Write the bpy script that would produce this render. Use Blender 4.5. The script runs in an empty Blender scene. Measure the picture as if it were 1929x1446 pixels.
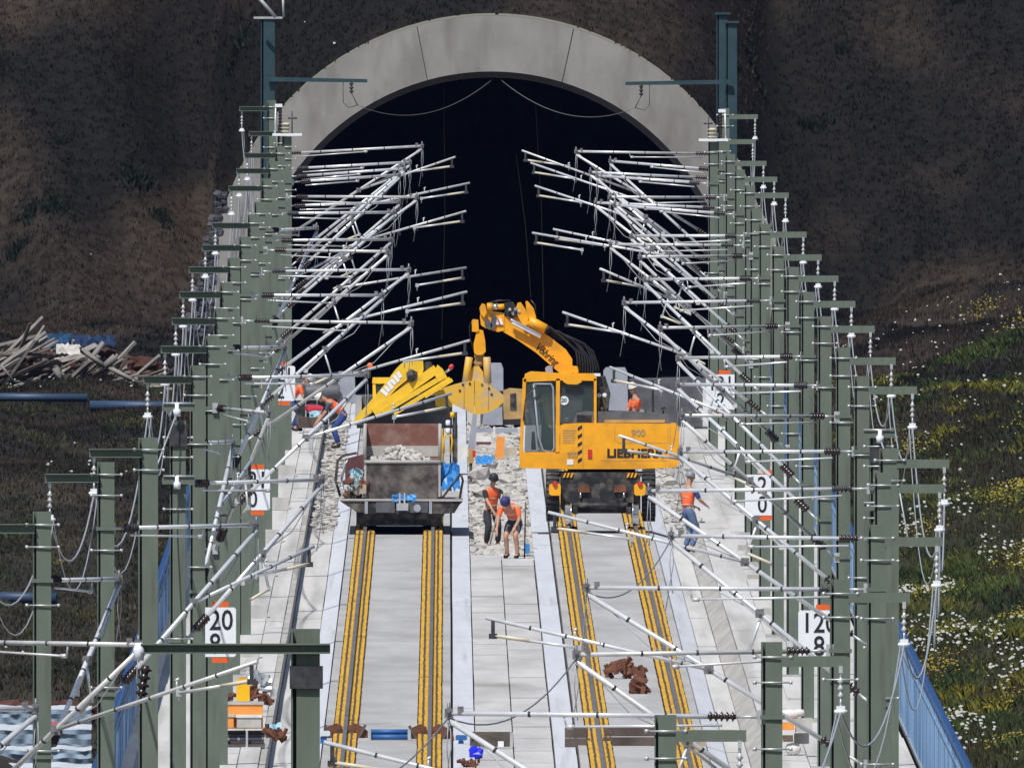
import bpy, math, random
import numpy as np
from mathutils import Vector, Matrix, noise

random.seed(7); rng = np.random.default_rng(7)
scene = bpy.context.scene
col = scene.collection

# ------------------------------------------------------------------ camera, sky, sun
# long telephoto view from a bridge 18 m above the line; D is the distance from the camera
F, H, U0, V0, CX, D0 = 116600.0, 18.25, 842.0, -544.0, -1.19, 1400.0
def P(u, v, D):
    s = F / D
    return Vector(((u - U0) / s + CX, D - D0, H - (v - V0) / s))
def PX(u, D): return (u - U0) * D / F + CX
def PZ(v, D): return H - (v - V0) * D / F
def YD(D): return D - D0

cd = bpy.data.cameras.new("camera"); cam = bpy.data.objects.new("camera", cd); col.objects.link(cam)
cam.location = (CX, -D0, H)
cd.sensor_width = 36.0; cd.sensor_fit = 'HORIZONTAL'
cd.lens = 36.0 * F / 1929.0
cd.clip_start = 50.0; cd.clip_end = 6000.0
cam.rotation_euler = (math.pi / 2 - math.atan((723.0 - V0) / F), 0, -math.atan((964.5 - U0) / F))
scene.camera = cam

SUN_EL, SUN_AZ = math.radians(56), math.radians(204)      # azimuth clockwise from +Y: behind the camera, to its left
world = bpy.data.worlds.new("World"); scene.world = world; world.use_nodes = True
wn = world.node_tree.nodes; wl = world.node_tree.links
for n in list(wn): wn.remove(n)
wo = wn.new('ShaderNodeOutputWorld'); wb = wn.new('ShaderNodeBackground'); ws = wn.new('ShaderNodeTexSky')
ws.sky_type = 'NISHITA'; ws.sun_disc = False; ws.sun_elevation = SUN_EL; ws.sun_rotation = SUN_AZ
wb.inputs[1].default_value = 0.085
wl.new(ws.outputs[0], wb.inputs[0]); wl.new(wb.outputs[0], wo.inputs[0])

sd = bpy.data.lights.new("sun", 'SUN'); sun = bpy.data.objects.new("sun", sd); col.objects.link(sun)
sd.energy = 4.4; sd.angle = math.radians(0.53); sd.color = (1.0, 0.968, 0.915)
sv = Vector((math.sin(SUN_AZ) * math.cos(SUN_EL), math.cos(SUN_AZ) * math.cos(SUN_EL), math.sin(SUN_EL)))
sun.rotation_euler = sv.to_track_quat('Z', 'Y').to_euler(); sun.location = (-40, -80, 120)

scene.view_settings.view_transform = 'Standard'; scene.view_settings.look = 'None'
scene.view_settings.exposure = 0.0; scene.view_settings.gamma = 1.0
scene.view_settings.use_curve_mapping = False
scene.render.film_transparent = False
scene.cycles.max_bounces = 6; scene.cycles.diffuse_bounces = 3; scene.cycles.glossy_bounces = 3

# ------------------------------------------------------------------ materials
def mat(name, c, rough=0.65, metal=0.0, var=0.18, scale=4.0, st=(1, 1, 1), bump=0.0, c2=None, spec=0.4, lo=0.35, hi=0.65, detail=5.0, emit=None, stain=None):
    m = bpy.data.materials.new(name); m.use_nodes = True
    nt = m.node_tree; N = nt.nodes; L = nt.links
    b = N['Principled BSDF']
    b.inputs['Roughness'].default_value = rough; b.inputs['Metallic'].default_value = metal
    b.inputs['Specular IOR Level'].default_value = spec
    tc = N.new('ShaderNodeTexCoord'); mp = N.new('ShaderNodeMapping'); nz = N.new('ShaderNodeTexNoise')
    mp.inputs['Scale'].default_value = st
    nz.inputs['Scale'].default_value = scale; nz.inputs['Detail'].default_value = detail; nz.inputs['Roughness'].default_value = 0.62
    L.new(tc.outputs['Object'], mp.inputs[0]); L.new(mp.outputs[0], nz.inputs['Vector'])
    rp = N.new('ShaderNodeValToRGB'); rp.color_ramp.elements[0].position = lo; rp.color_ramp.elements[1].position = hi
    ca = [x * (1 - var) for x in c]; cb = [min(1, x * (1 + var)) for x in c] if c2 is None else list(c2)
    if c2 is not None: ca = list(c)
    rp.color_ramp.elements[0].color = (*ca, 1); rp.color_ramp.elements[1].color = (*cb, 1)
    L.new(nz.outputs['Fac'], rp.inputs[0])
    out = rp.outputs[0]
    if stain is not None:                                    # (colour, scale, stretch, low, high): a second layer of marks
        sc_, ss_, sst, slo, shi = stain
        mp2 = N.new('ShaderNodeMapping'); mp2.inputs['Scale'].default_value = sst; mp2.inputs['Location'].default_value = (3.1, 7.7, 1.3)
        n2 = N.new('ShaderNodeTexNoise'); n2.inputs['Scale'].default_value = ss_; n2.inputs['Detail'].default_value = 4
        r2 = N.new('ShaderNodeValToRGB'); r2.color_ramp.elements[0].position = slo; r2.color_ramp.elements[1].position = shi
        mx = N.new('ShaderNodeMix'); mx.data_type = 'RGBA'
        L.new(tc.outputs['Object'], mp2.inputs[0]); L.new(mp2.outputs[0], n2.inputs['Vector']); L.new(n2.outputs['Fac'], r2.inputs[0])
        L.new(r2.outputs[0], mx.inputs['Factor']); L.new(out, mx.inputs['A']); mx.inputs['B'].default_value = (*sc_, 1)
        out = mx.outputs['Result']
    L.new(out, b.inputs['Base Color'])
    if bump:
        bp = N.new('ShaderNodeBump'); bp.inputs['Strength'].default_value = bump; bp.inputs['Distance'].default_value = 0.02
        L.new(nz.outputs['Fac'], bp.inputs['Height']); L.new(bp.outputs[0], b.inputs['Normal'])
    if emit:
        b.inputs['Emission Color'].default_value = (*emit, 1); b.inputs['Emission Strength'].default_value = 0.0
    return m

def vcol_mat(name, rough=0.85, trans=0.0):
    m = bpy.data.materials.new(name); m.use_nodes = True
    nt = m.node_tree; N = nt.nodes; L = nt.links; b = N['Principled BSDF']
    at = N.new('ShaderNodeAttribute'); at.attribute_name = 'tint'
    tc = N.new('ShaderNodeTexCoord'); nz = N.new('ShaderNodeTexNoise'); nz.inputs['Scale'].default_value = 3.0; nz.inputs['Detail'].default_value = 6
    mr = N.new('ShaderNodeMapRange'); mr.inputs[1].default_value = .3; mr.inputs[2].default_value = .7; mr.inputs[3].default_value = .55; mr.inputs[4].default_value = 1.45
    mx = N.new('ShaderNodeVectorMath'); mx.operation = 'SCALE'
    L.new(tc.outputs['Object'], nz.inputs['Vector']); L.new(nz.outputs['Fac'], mr.inputs[0])
    L.new(at.outputs['Color'], mx.inputs[0]); L.new(mr.outputs[0], mx.inputs['Scale'])
    L.new(mx.outputs[0], b.inputs['Base Color']); b.inputs['Roughness'].default_value = rough; b.inputs['Specular IOR Level'].default_value = 0.15
    return m

M = {}
M['green'] = mat('mast_green_paint', (0.122, 0.150, 0.120), .55, var=.10, scale=2.2, st=(1.5, 1.5, .6), spec=.35, stain=((.095, .110, .09), 3.5, (2, 2, .25), .56, .72))
M['teal'] = mat('mast_dark_teal', (0.028, 0.058, 0.070), .5, var=.18, scale=3, spec=.3)  # darker and bluer tone than the green masts
M['galv'] = mat('galvanised_steel', (.55, .57, .58), .42, .55, var=.14, scale=6, spec=.5)
M['alu'] = mat('aluminium_tube', (.80, .81, .84), .28, .40, var=.08, scale=5, spec=.5)
M['alu_old'] = mat('weathered_tube', (.60, .60, .60), .40, .25, var=.15, scale=4, spec=.5)
M['fit'] = mat('grey_cast_fittings', (.20, .20, .21), .5, .4, var=.3, scale=14)
M['thinwire'] = mat('dull_wire', (.22, .22, .24), .6, .2, var=.1)
M['wire'] = mat('grey_cable', (.42, .44, .47), .5, .3, var=.1)
M['darkmetal'] = mat('dark_fittings', (.055, .055, .06), .5, .3, var=.35, scale=12)
M['porcelain'] = mat('brown_porcelain', (.026, .015, .014), .25, 0, var=.2, spec=.6)
M['beige'] = mat('cream_glass_fibre', (.60, .55, .43), .5, var=.1)
M['sign_white'] = mat('white_sign_enamel', (.78, .80, .84), .35, var=.03, spec=.5)
M['sign_black'] = mat('black_lettering', (.015, .015, .017), .6, var=.1)
M['sign_orange'] = mat('orange_marker', (.75, .12, .02), .5, var=.08)
M['slab'] = mat('track_slab_concrete', (.415, .412, .412), .85, var=.10, scale=1.0, st=(.9, .035, 1), spec=.2, detail=8, stain=((.335, .33, .328), 1.0, (.8, .12, 1), .45, .70))
M['edge'] = mat('smooth_edge_concrete', (.535, .555, .60), .8, var=.07, scale=1.0, st=(2, .05, 1), spec=.2, stain=((.42, .42, .43), 1.0, (4, .03, 1), .58, .75))
M['plate'] = mat('cover_plate_concrete', (.545, .535, .52), .9, var=.10, scale=1.0, st=(1.3, .05, 1), spec=.15, detail=8, stain=((.38, .37, .355), .8, (2.5, .03, 1), .48, .72))
M['centre'] = mat('centre_fill_concrete', (.475, .468, .46), .9, var=.14, scale=1.0, st=(.8, .06, 1), spec=.15, detail=8, stain=((.34, .33, .31), .7, (.6, .09, 1), .55, .70))
M['kerb'] = mat('kerb_wall_concrete', (.40, .385, .36), .9, var=.14, scale=2, st=(1, .1, 1), spec=.15)
M['joint'] = mat('joint_filler', (.06, .05, .045), .9, var=.3)
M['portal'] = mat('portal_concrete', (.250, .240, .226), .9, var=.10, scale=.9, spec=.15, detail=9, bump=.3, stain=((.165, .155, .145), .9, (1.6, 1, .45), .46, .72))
M['lining'] = mat('blue_cast_tunnel_lining', (.24, .26, .42), .9, var=.25, scale=.6, spec=.1)  # blue cast of the dark tunnel mouth put into the concrete colour
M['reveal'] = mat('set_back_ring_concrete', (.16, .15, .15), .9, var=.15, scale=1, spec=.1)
M['tunnelfloor'] = mat('tunnel_floor_concrete', (.13, .13, .14), .9, var=.2, scale=1, st=(1, .1, 1), spec=.1)
M['rail'] = mat('worn_rail_steel', (.19, .175, .18), .5, .4, var=.15, scale=3, st=(1, .05, 1))
M['yellowfix'] = mat('yellow_fastening_plate', (.52, .29, .028), .6, c2=(.68, .40, .035), scale=1, st=(5, .4, 1), spec=.3, lo=.36, hi=.62)
M['bolt'] = mat('spring_clip_steel', (.05, .03, .02), .6, .2, var=.4)
M['mach'] = mat('excavator_yellow', (.84, .37, .009), .42, var=.07, scale=3, spec=.5, stain=((.56, .25, .025), 2.2, (1, 1, 1.5), .52, .80))
M['mach2'] = mat('second_excavator_yellow', (.80, .50, .025), .45, var=.08, scale=3, spec=.5, stain=((.40, .25, .05), 3.0, (1, 1, 1), .60, .80))
M['machdirt'] = mat('scraped_bucket_yellow', (.74, .43, .05), .6, .1, var=.1, scale=2.2, c2=(.42, .38, .33), lo=.50, hi=.66, spec=.4)
M['hood'] = mat('engine_hood_grey', (.105, .105, .11), .6, var=.2, scale=5, spec=.4)
M['black'] = mat('black_chassis', (.018, .018, .02), .6, var=.5, scale=8, stain=((.15, .13, .11), 4, (1, 1, 1), .46, .72))
M['rubber'] = mat('tyre_rubber', (.03, .03, .03), .85, var=.3, scale=8, stain=((.13, .12, .10), 4, (1, 1, 1), .52, .75))
M['glass'] = mat('cab_glass', (.045, .075, .075), .08, 0, var=.2, scale=1.5, spec=.8)
g_ = M['glass'].node_tree.nodes['Principled BSDF']; g_.inputs['Alpha'].default_value = .5
M['seat'] = mat('cab_interior', (.04, .06, .055), .8, var=.3)
M['chrome'] = mat('cylinder_rod', (.62, .64, .66), .2, .8, var=.06)
M['redlamp'] = mat('red_lamp', (.55, .03, .02), .3, var=.1, spec=.6)
M['orange_lamp'] = mat('orange_beacon', (.80, .16, .03), .35, var=.08, spec=.6)
M['hose'] = mat('hydraulic_hose', (.02, .02, .022), .45, var=.3, spec=.5)
M['rust'] = mat('rusty_steel', (.10, .040, .024), .8, .1, var=.3, scale=5, c2=(.20, .085, .05), detail=8, spec=.3)
M['skip'] = mat('worn_skip_steel', (.050, .042, .040), .75, .2, scale=3.2, c2=(.20, .175, .16), lo=.40, hi=.68, detail=9, var=.2)
M['skipin'] = mat('skip_inner_wall', (.20, .085, .065), .8, .1, scale=2.2, c2=(.33, .24, .21), lo=.42, hi=.70, detail=8)
M['skipdust'] = mat('dusty_skip_steel', (.42, .40, .38), .85, .1, var=.12, scale=3)
M['rubble'] = mat('broken_concrete', (.46, .44, .41), .95, var=.16, scale=3.0, spec=.1)
M['dkrubble'] = mat('dusty_rubble', (.37, .35, .325), .95, var=.3, scale=3.0, spec=.1)
M['bluesheet'] = mat('blue_plastic_sheet', (.045, .22, .52), .4, var=.25, scale=4, spec=.5)
M['blue'] = mat('blue_steel_paint', (.03, .12, .34), .5, var=.15, scale=4, spec=.4)
M['railing'] = mat('blue_railing_paint', (.19, .315, .50), .5, var=.30, scale=1.0, st=(1, .6, .12), spec=.4)
M['railing_b'] = mat('weathered_blue_bar', (.075, .14, .28), .5, var=.2, scale=1, spec=.4)
M['railing_dk'] = mat('dark_blue_top_rail', (.03, .09, .24), .5, var=.2, scale=3, spec=.4)
M['wood'] = mat('weathered_timber', (.125, .108, .092), .9, var=.35, scale=2, st=(1, 1, 6), spec=.15)
M['wood3'] = mat('grey_old_timber', (.23, .215, .20), .9, var=.25, scale=2, spec=.15)
M['wood2'] = mat('pale_timber', (.40, .34, .26), .9, var=.25, scale=2, spec=.15)
M['dkwood'] = mat('dark_timber', (.105, .082, .072), .9, var=.3, scale=2, spec=.15)
M['orangebox'] = mat('orange_plastic', (.80, .30, .06), .55, var=.1, scale=3)
M['yellowbox'] = mat('yellow_plastic', (.88, .47, .01), .5, var=.06, scale=3)
M['sack'] = mat('white_sack', (.68, .66, .63), .85, var=.12, scale=4)
M['film'] = mat('pale_blue_wrap_film', (.28, .37, .48), .6, var=.18, scale=1.2, st=(1, 1, 3), spec=.3)
M['film2'] = mat('white_wrap_film', (.62, .66, .70), .4, var=.1, scale=3, spec=.6)
M['redprint'] = mat('red_printed_film', (.55, .16, .16), .5, var=.2, scale=8)
M['vest'] = mat('orange_safety_vest', (.95, .15, .045), .7, var=.10, scale=6)
M['vestband'] = mat('grey_reflective_band', (.55, .55, .53), .5, var=.08)
M['skin'] = mat('skin', (.46, .25, .17), .6, var=.1, scale=6)
M['navy'] = mat('blue_work_trousers', (.025, .055, .20), .85, var=.25, scale=5)
M['jean'] = mat('faded_blue_trousers', (.10, .15, .27), .85, var=.2, scale=5)
M['dkcloth'] = mat('dark_grey_cloth', (.03, .03, .034), .9, var=.3, scale=5)
M['greycloth'] = mat('grey_shorts', (.075, .08, .095), .9, var=.2, scale=5)
M['boot'] = mat('work_boot', (.03, .022, .018), .8, var=.3)
M['helm_w'] = mat('white_helmet', (.74, .73, .68), .35, var=.05, spec=.5)
M['helm_g'] = mat('grey_helmet', (.24, .25, .28), .4, var=.06, spec=.5)
M['helm_d'] = mat('dark_cap', (.025, .027, .035), .6, var=.2)
M['helm_p'] = mat('blue_violet_cap', (.045, .045, .17), .6, var=.2)
M['stone'] = mat('gabion_stone', (.09, .09, .105), .9, var=.45, scale=2, spec=.1)
M['soil'] = mat('red_brown_soil', (.085, .042, .035), .95, var=.35, scale=1.2, spec=.1)
M['pipe'] = mat('blue_plastic_pipe', (.032, .06, .115), .5, var=.15, scale=1.5)
M['greycab'] = mat('grey_machine_paint', (.30, .32, .37), .55, var=.12, scale=2)
M['greydk'] = mat('dark_grey_machine', (.09, .09, .10), .6, var=.3, scale=3)
M['tan'] = mat('tan_machine_paint', (.42, .27, .11), .6, var=.2, scale=3)
M['maroon'] = mat('maroon_panel', (.12, .045, .05), .7, var=.2, scale=3)
M['redcloth'] = mat('red_bag', (.42, .03, .06), .8, var=.2)
M['teal2'] = mat('pale_blue_foil', (.30, .48, .56), .5, var=.3, scale=5)
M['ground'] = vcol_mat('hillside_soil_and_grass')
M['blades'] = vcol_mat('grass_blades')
M['petal_w'] = mat('white_petals', (.44, .44, .42), .8, var=.08)
M['petal_y'] = mat('yellow_petals', (.27, .22, .02), .8, var=.12)

# ------------------------------------------------------------------ mesh helpers
def topof(o):
    while o.parent: o = o.parent
    return o

class MB:
    def __init__(s): s.v = []; s.f = []; s.m = []; s.s = []
    def add(s, verts, faces, m=0, sm=False):
        b = len(s.v); s.v.extend([tuple(p) for p in verts])
        for f in faces: s.f.append([i + b for i in f]); s.m.append(m); s.s.append(sm)
        return s
    def box(s, x0, x1, y0, y1, z0, z1, m=0):
        return s.add([(x0, y0, z0), (x1, y0, z0), (x1, y1, z0), (x0, y1, z0), (x0, y0, z1), (x1, y0, z1), (x1, y1, z1), (x0, y1, z1)],
              [(0, 3, 2, 1), (4, 5, 6, 7), (0, 1, 5, 4), (1, 2, 6, 5), (2, 3, 7, 6), (3, 0, 4, 7)], m)
    def obox(s, c, size, R=None, m=0):
        c = Vector(c); hx, hy, hz = [q / 2 for q in size]; R = R or Matrix.Identity(3)
        vs = [c + R @ Vector((a * hx, b * hy, d * hz)) for d in (-1, 1) for a, b in ((-1, -1), (1, -1), (1, 1), (-1, 1))]
        return s.add(vs, [(0, 3, 2, 1), (4, 5, 6, 7), (0, 1, 5, 4), (1, 2, 6, 5), (2, 3, 7, 6), (3, 0, 4, 7)], m)
    def bbox(s, x0, x1, y0, y1, z0, z1, b, m=0):                 # box with its outline chamfered in x-z
        pts = [(x0 + b, z0), (x1 - b, z0), (x1, z0 + b), (x1, z1 - b), (x1 - b, z1), (x0 + b, z1), (x0, z1 - b), (x0, z0 + b)]
        return s.prism(pts, y0, y1, m)
    def prism(s, pts, y0, y1, m=0, sm=False):                    # outline in x-z given thickness in y
        n = len(pts)
        a = sum(pts[i][0] * pts[(i + 1) % n][1] - pts[(i + 1) % n][0] * pts[i][1] for i in range(n))
        if a < 0: pts = pts[::-1]
        vs = [(p[0], y0, p[1]) for p in pts] + [(p[0], y1, p[1]) for p in pts]
        fs = [list(range(n)), list(range(2 * n - 1, n - 1, -1))] + [[i, i + n, (i + 1) % n + n, (i + 1) % n] for i in range(n)]
        return s.add(vs, fs, m, sm)
    def lathe(s, p0, p1, prof, n=10, m=0, sm=True, caps=True):   # prof: (t along p0-p1, radius)
        p0 = Vector(p0); p1 = Vector(p1); d = p1 - p0
        if d.length < 1e-6: return s
        q = d.to_track_quat('Z', 'Y'); ax = q @ Vector((1, 0, 0)); ay = q @ Vector((0, 1, 0))
        vs = []
        for t, r in prof:
            c = p0 + d * t
            for i in range(n):
                a = 2 * math.pi * i / n; vs.append(c + ax * (r * math.cos(a)) + ay * (r * math.sin(a)))
        fs = []
        for k in range(len(prof) - 1):
            for i in range(n):
                j = (i + 1) % n; fs.append((k * n + i, k * n + j, (k + 1) * n + j, (k + 1) * n + i))
        s.add(vs, fs, m, sm)
        if caps:
            b = len(s.v) - len(vs)
            s.f.append([b + i for i in range(n)][::-1]); s.m.append(m); s.s.append(False)
            e = b + (len(prof) - 1) * n
            s.f.append([e + i for i in range(n)]); s.m.append(m); s.s.append(False)
        return s
    def tube(s, p0, p1, r, r1=None, n=8, m=0):
        return s.lathe(p0, p1, [(0, r), (1, r if r1 is None else r1)], n, m)
    def path(s, pts, r, n=6, m=0):
        pts = [Vector(p) for p in pts]; vs = []; N = len(pts); up = Vector((0, 0, 1))
        pa = None
        for k in range(N):
            d = (pts[min(k + 1, N - 1)] - pts[max(k - 1, 0)]).normalized()
            if pa is None:
                ref = up if abs(d.z) < .9 else Vector((1, 0, 0)); pa = d.cross(ref).normalized()
            else:
                pa = (pa - d * pa.dot(d)).normalized()
            pb = d.cross(pa)
            for i in range(n):
                a = 2 * math.pi * i / n; vs.append(pts[k] + pa * (r * math.cos(a)) + pb * (r * math.sin(a)))
        fs = [(k * n + i, k * n + (i + 1) % n, (k + 1) * n + (i + 1) % n, (k + 1) * n + i) for k in range(N - 1) for i in range(n)]
        fs += [list(range(n))[::-1], [(N - 1) * n + i for i in range(n)]]
        return s.add(vs, fs, m, True)
    def rock(s, c, r, m=0, sq=(1, 1, 1)):
        g = (1 + 5 ** .5) / 2
        vv = [(-1, g, 0), (1, g, 0), (-1, -g, 0), (1, -g, 0), (0, -1, g), (0, 1, g), (0, -1, -g), (0, 1, -g), (g, 0, -1), (g, 0, 1), (-g, 0, -1), (-g, 0, 1)]
        ff = [(0, 11, 5), (0, 5, 1), (0, 1, 7), (0, 7, 10), (0, 10, 11), (1, 5, 9), (5, 11, 4), (11, 10, 2), (10, 7, 6), (7, 1, 8), (3, 9, 4), (3, 4, 2), (3, 2, 6), (3, 6, 8), (3, 8, 9), (4, 9, 5), (2, 4, 11), (6, 2, 10), (8, 6, 7), (9, 8, 1)]
        R = Matrix.Rotation(random.random() * 6.28, 3, Vector((random.random() - .5, random.random() - .5, random.random() - .4)).normalized())
        c = Vector(c); out = []
        for p in vv:
            q = R @ Vector(p); q = q * (r / 1.9 * random.uniform(.7, 1.2)); out.append(c + Vector((q.x * sq[0], q.y * sq[1], q.z * sq[2])))
        return s.add(out, ff, m)
    def mesh(s, name, mats, org=(0, 0, 0)):
        me = bpy.data.meshes.new(name); ox, oy, oz = org
        me.from_pydata([(a - ox, b - oy, c - oz) for a, b, c in s.v], [], s.f)
        for k in mats: me.materials.append(M[k] if isinstance(k, str) else k)
        me.polygons.foreach_set('material_index', s.m); me.polygons.foreach_set('use_smooth', s.s)
        me.update(); return me
    def build(s, name, mats, parent=None, org=None):
        if not isinstance(mats, (list, tuple)): mats = [mats]
        if org is None: org = topof(parent).location if parent else (0, 0, 0)
        o = bpy.data.objects.new(name, s.mesh(name, mats, org)); col.objects.link(o)
        if parent: o.parent = parent
        else: o.location = org
        return o

def tag(o, label=None, cat=None, group=None, kind=None):
    if label: o['label'] = label
    if cat: o['category'] = cat
    if group: o['group'] = group
    if kind: o['kind'] = kind
    return o
def thing(name, loc, label, cat, group=None):
    o = bpy.data.objects.new(name, None); col.objects.link(o); o.location = loc; o.empty_display_size = .3
    return tag(o, label, cat, group)
def dupe(o, parent, loc=(0, 0, 0), rot=None, name=None):
    c = o.copy(); col.objects.link(c); c.parent = parent; c.location = loc
    if rot: c.rotation_euler = rot
    return c
def inst(name, me, parent, loc=(0, 0, 0), rot=(0, 0, 0), scale=(1, 1, 1)):
    o = bpy.data.objects.new(name, me); col.objects.link(o); o.parent = parent; o.location = loc; o.rotation_euler = rot; o.scale = scale
    return o
def text_part(name, txt, size, parent, pos, mat_key, xscale=1.0, roll=0.0, org=None, extrude=.004, bold=0.0, shear=0.0, align='CENTER'):
    c = bpy.data.curves.new(name, 'FONT'); c.body = txt; c.size = size; c.align_x = align; c.align_y = 'CENTER'; c.extrude = extrude; c.offset = bold; c.shear = shear
    c.resolution_u = 3
    t = bpy.data.objects.new(name + '_tmp', c); col.objects.link(t)
    dg = bpy.context.evaluated_depsgraph_get(); me = bpy.data.meshes.new_from_object(t.evaluated_get(dg)); me.name = name
    bpy.data.objects.remove(t); bpy.data.curves.remove(c)
    R = Matrix.Rotation(roll, 4, 'Y') @ Matrix.Rotation(math.pi / 2, 4, 'X') @ Matrix.Diagonal((xscale, 1, 1, 1))
    me.transform(R); me.materials.clear(); me.materials.append(M[mat_key])
    o = bpy.data.objects.new(name, me); col.objects.link(o); o.parent = parent
    o.location = Vector(pos) - Vector(topof(parent).location)
    return o
def ss(a, b, x):
    t = np.clip((np.asarray(x, float) - a) / (b - a), 0, 1); return t * t * (3 - 2 * t)
def DG(v, z=0.0): return F * (H - z) / (v - V0)                  # distance of a ground point seen at height v
def catenary(p0, p1, sag, n=14):
    p0 = Vector(p0); p1 = Vector(p1)
    return [p0.lerp(p1, i / n) - Vector((0, 0, sag * 4 * (i / n) * (1 - i / n))) for i in range(n + 1)]
def curve_shift(D): return -6.9e-5 * max(0.0, 900.0 - D) ** 2

# ------------------------------------------------------------------ terrain
DP = 1660.0                                                   # distance of the portal face
RO_, ZC_ = 7.57, 2.5
def hz(X, D):
    X = np.asarray(X, float); D = np.asarray(D, float); a = np.abs(X)
    zl = -1.25 + 2.75 * ss(1185, 1500, D) + 0.05 * (a - 7)
    zr = -0.85 + 0.22 * (a - 7) + 2.3 * ss(1150, 1500, D)
    side = np.where(X < 0, zl, zr)
    wob = 0.18 * np.sin(X * 1.1 + D * .05) + .15 * np.sin(D * .11 - X * .6) + .22 * np.sin(D * .37 + X * 1.9) * ss(1540, 1600, D)
    side = side + wob
    start = 1658.5 + .9 * np.sin(X * .7)
    hf = np.maximum(0, D - start) * .60
    full = side + hf
    side = side + hf * ss(7.2, 7.7, a)
    w = ss(6.95, 7.7, a)
    z = -0.95 * (1 - w) + side * w
    crown = ZC_ + np.sqrt(np.maximum(0, RO_ ** 2 - a ** 2)) + .07 + np.maximum(0, D - DP - 1.6) * .62
    back = D > DP + 1.1
    z = np.where(back & (a < 8.3), np.maximum(np.where(a < 7.57, crown + wob * .3 * ss(DP + 2, DP + 6, D), -9), full), z)
    far = np.maximum(0, D - 1760) * .30
    return z - far
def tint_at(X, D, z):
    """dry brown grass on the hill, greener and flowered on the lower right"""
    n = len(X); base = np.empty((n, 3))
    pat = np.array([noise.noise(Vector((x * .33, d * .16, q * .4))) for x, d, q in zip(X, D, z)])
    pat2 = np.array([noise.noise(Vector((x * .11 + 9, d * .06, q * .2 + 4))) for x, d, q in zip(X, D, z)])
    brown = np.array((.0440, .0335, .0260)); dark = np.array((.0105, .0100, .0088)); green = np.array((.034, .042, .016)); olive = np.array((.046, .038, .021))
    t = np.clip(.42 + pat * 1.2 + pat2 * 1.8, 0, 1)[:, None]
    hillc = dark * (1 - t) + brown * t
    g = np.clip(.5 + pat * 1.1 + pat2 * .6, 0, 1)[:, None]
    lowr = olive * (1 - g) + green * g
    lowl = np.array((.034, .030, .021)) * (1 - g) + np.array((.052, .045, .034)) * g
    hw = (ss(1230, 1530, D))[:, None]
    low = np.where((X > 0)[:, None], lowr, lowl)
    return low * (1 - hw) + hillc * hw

xs = np.unique(np.concatenate([np.arange(-90, -18, 6), np.arange(-18, 18.01, .45), np.arange(18, 91, 6)]))
ds = np.unique(np.concatenate([np.arange(60, 1000, 40), np.arange(1000, 1540, 5), np.arange(1540, 1700, .8), np.arange(1700, 1901, 20)]))
def terrain_patch(name, xs, ds, skip=None):
    GX, GD = np.meshgrid(xs, ds); Z = hz(GX, GD)
    nx, nd = len(xs), len(ds)
    verts = np.stack([GX.ravel(), GD.ravel() - D0, Z.ravel()], 1)
    idx = np.arange(nx * nd).reshape(nd, nx)
    q = np.stack([idx[:-1, :-1], idx[:-1, 1:], idx[1:, 1:], idx[1:, :-1]], -1).reshape(-1, 4)
    cx = GX.ravel()[q].mean(1); cdd = GD.ravel()[q]
    bad = (np.abs(cx) < 7.6) & (cdd.min(1) < DP + 1.3) & (cdd.max(1) > DP + 1.0)      # the tunnel mouth stays open
    q = q[~bad]
    me = bpy.data.meshes.new(name); me.from_pydata(verts.tolist(), [], q.tolist())
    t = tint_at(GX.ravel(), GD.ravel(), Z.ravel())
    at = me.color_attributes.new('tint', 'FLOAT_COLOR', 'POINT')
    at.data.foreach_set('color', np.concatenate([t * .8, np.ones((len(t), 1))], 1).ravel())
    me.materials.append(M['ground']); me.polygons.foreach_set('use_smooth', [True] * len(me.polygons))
    o = bpy.data.objects.new(name, me); col.objects.link(o); return o
tag(terrain_patch('terrain', xs, ds), kind='structure')

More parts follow.
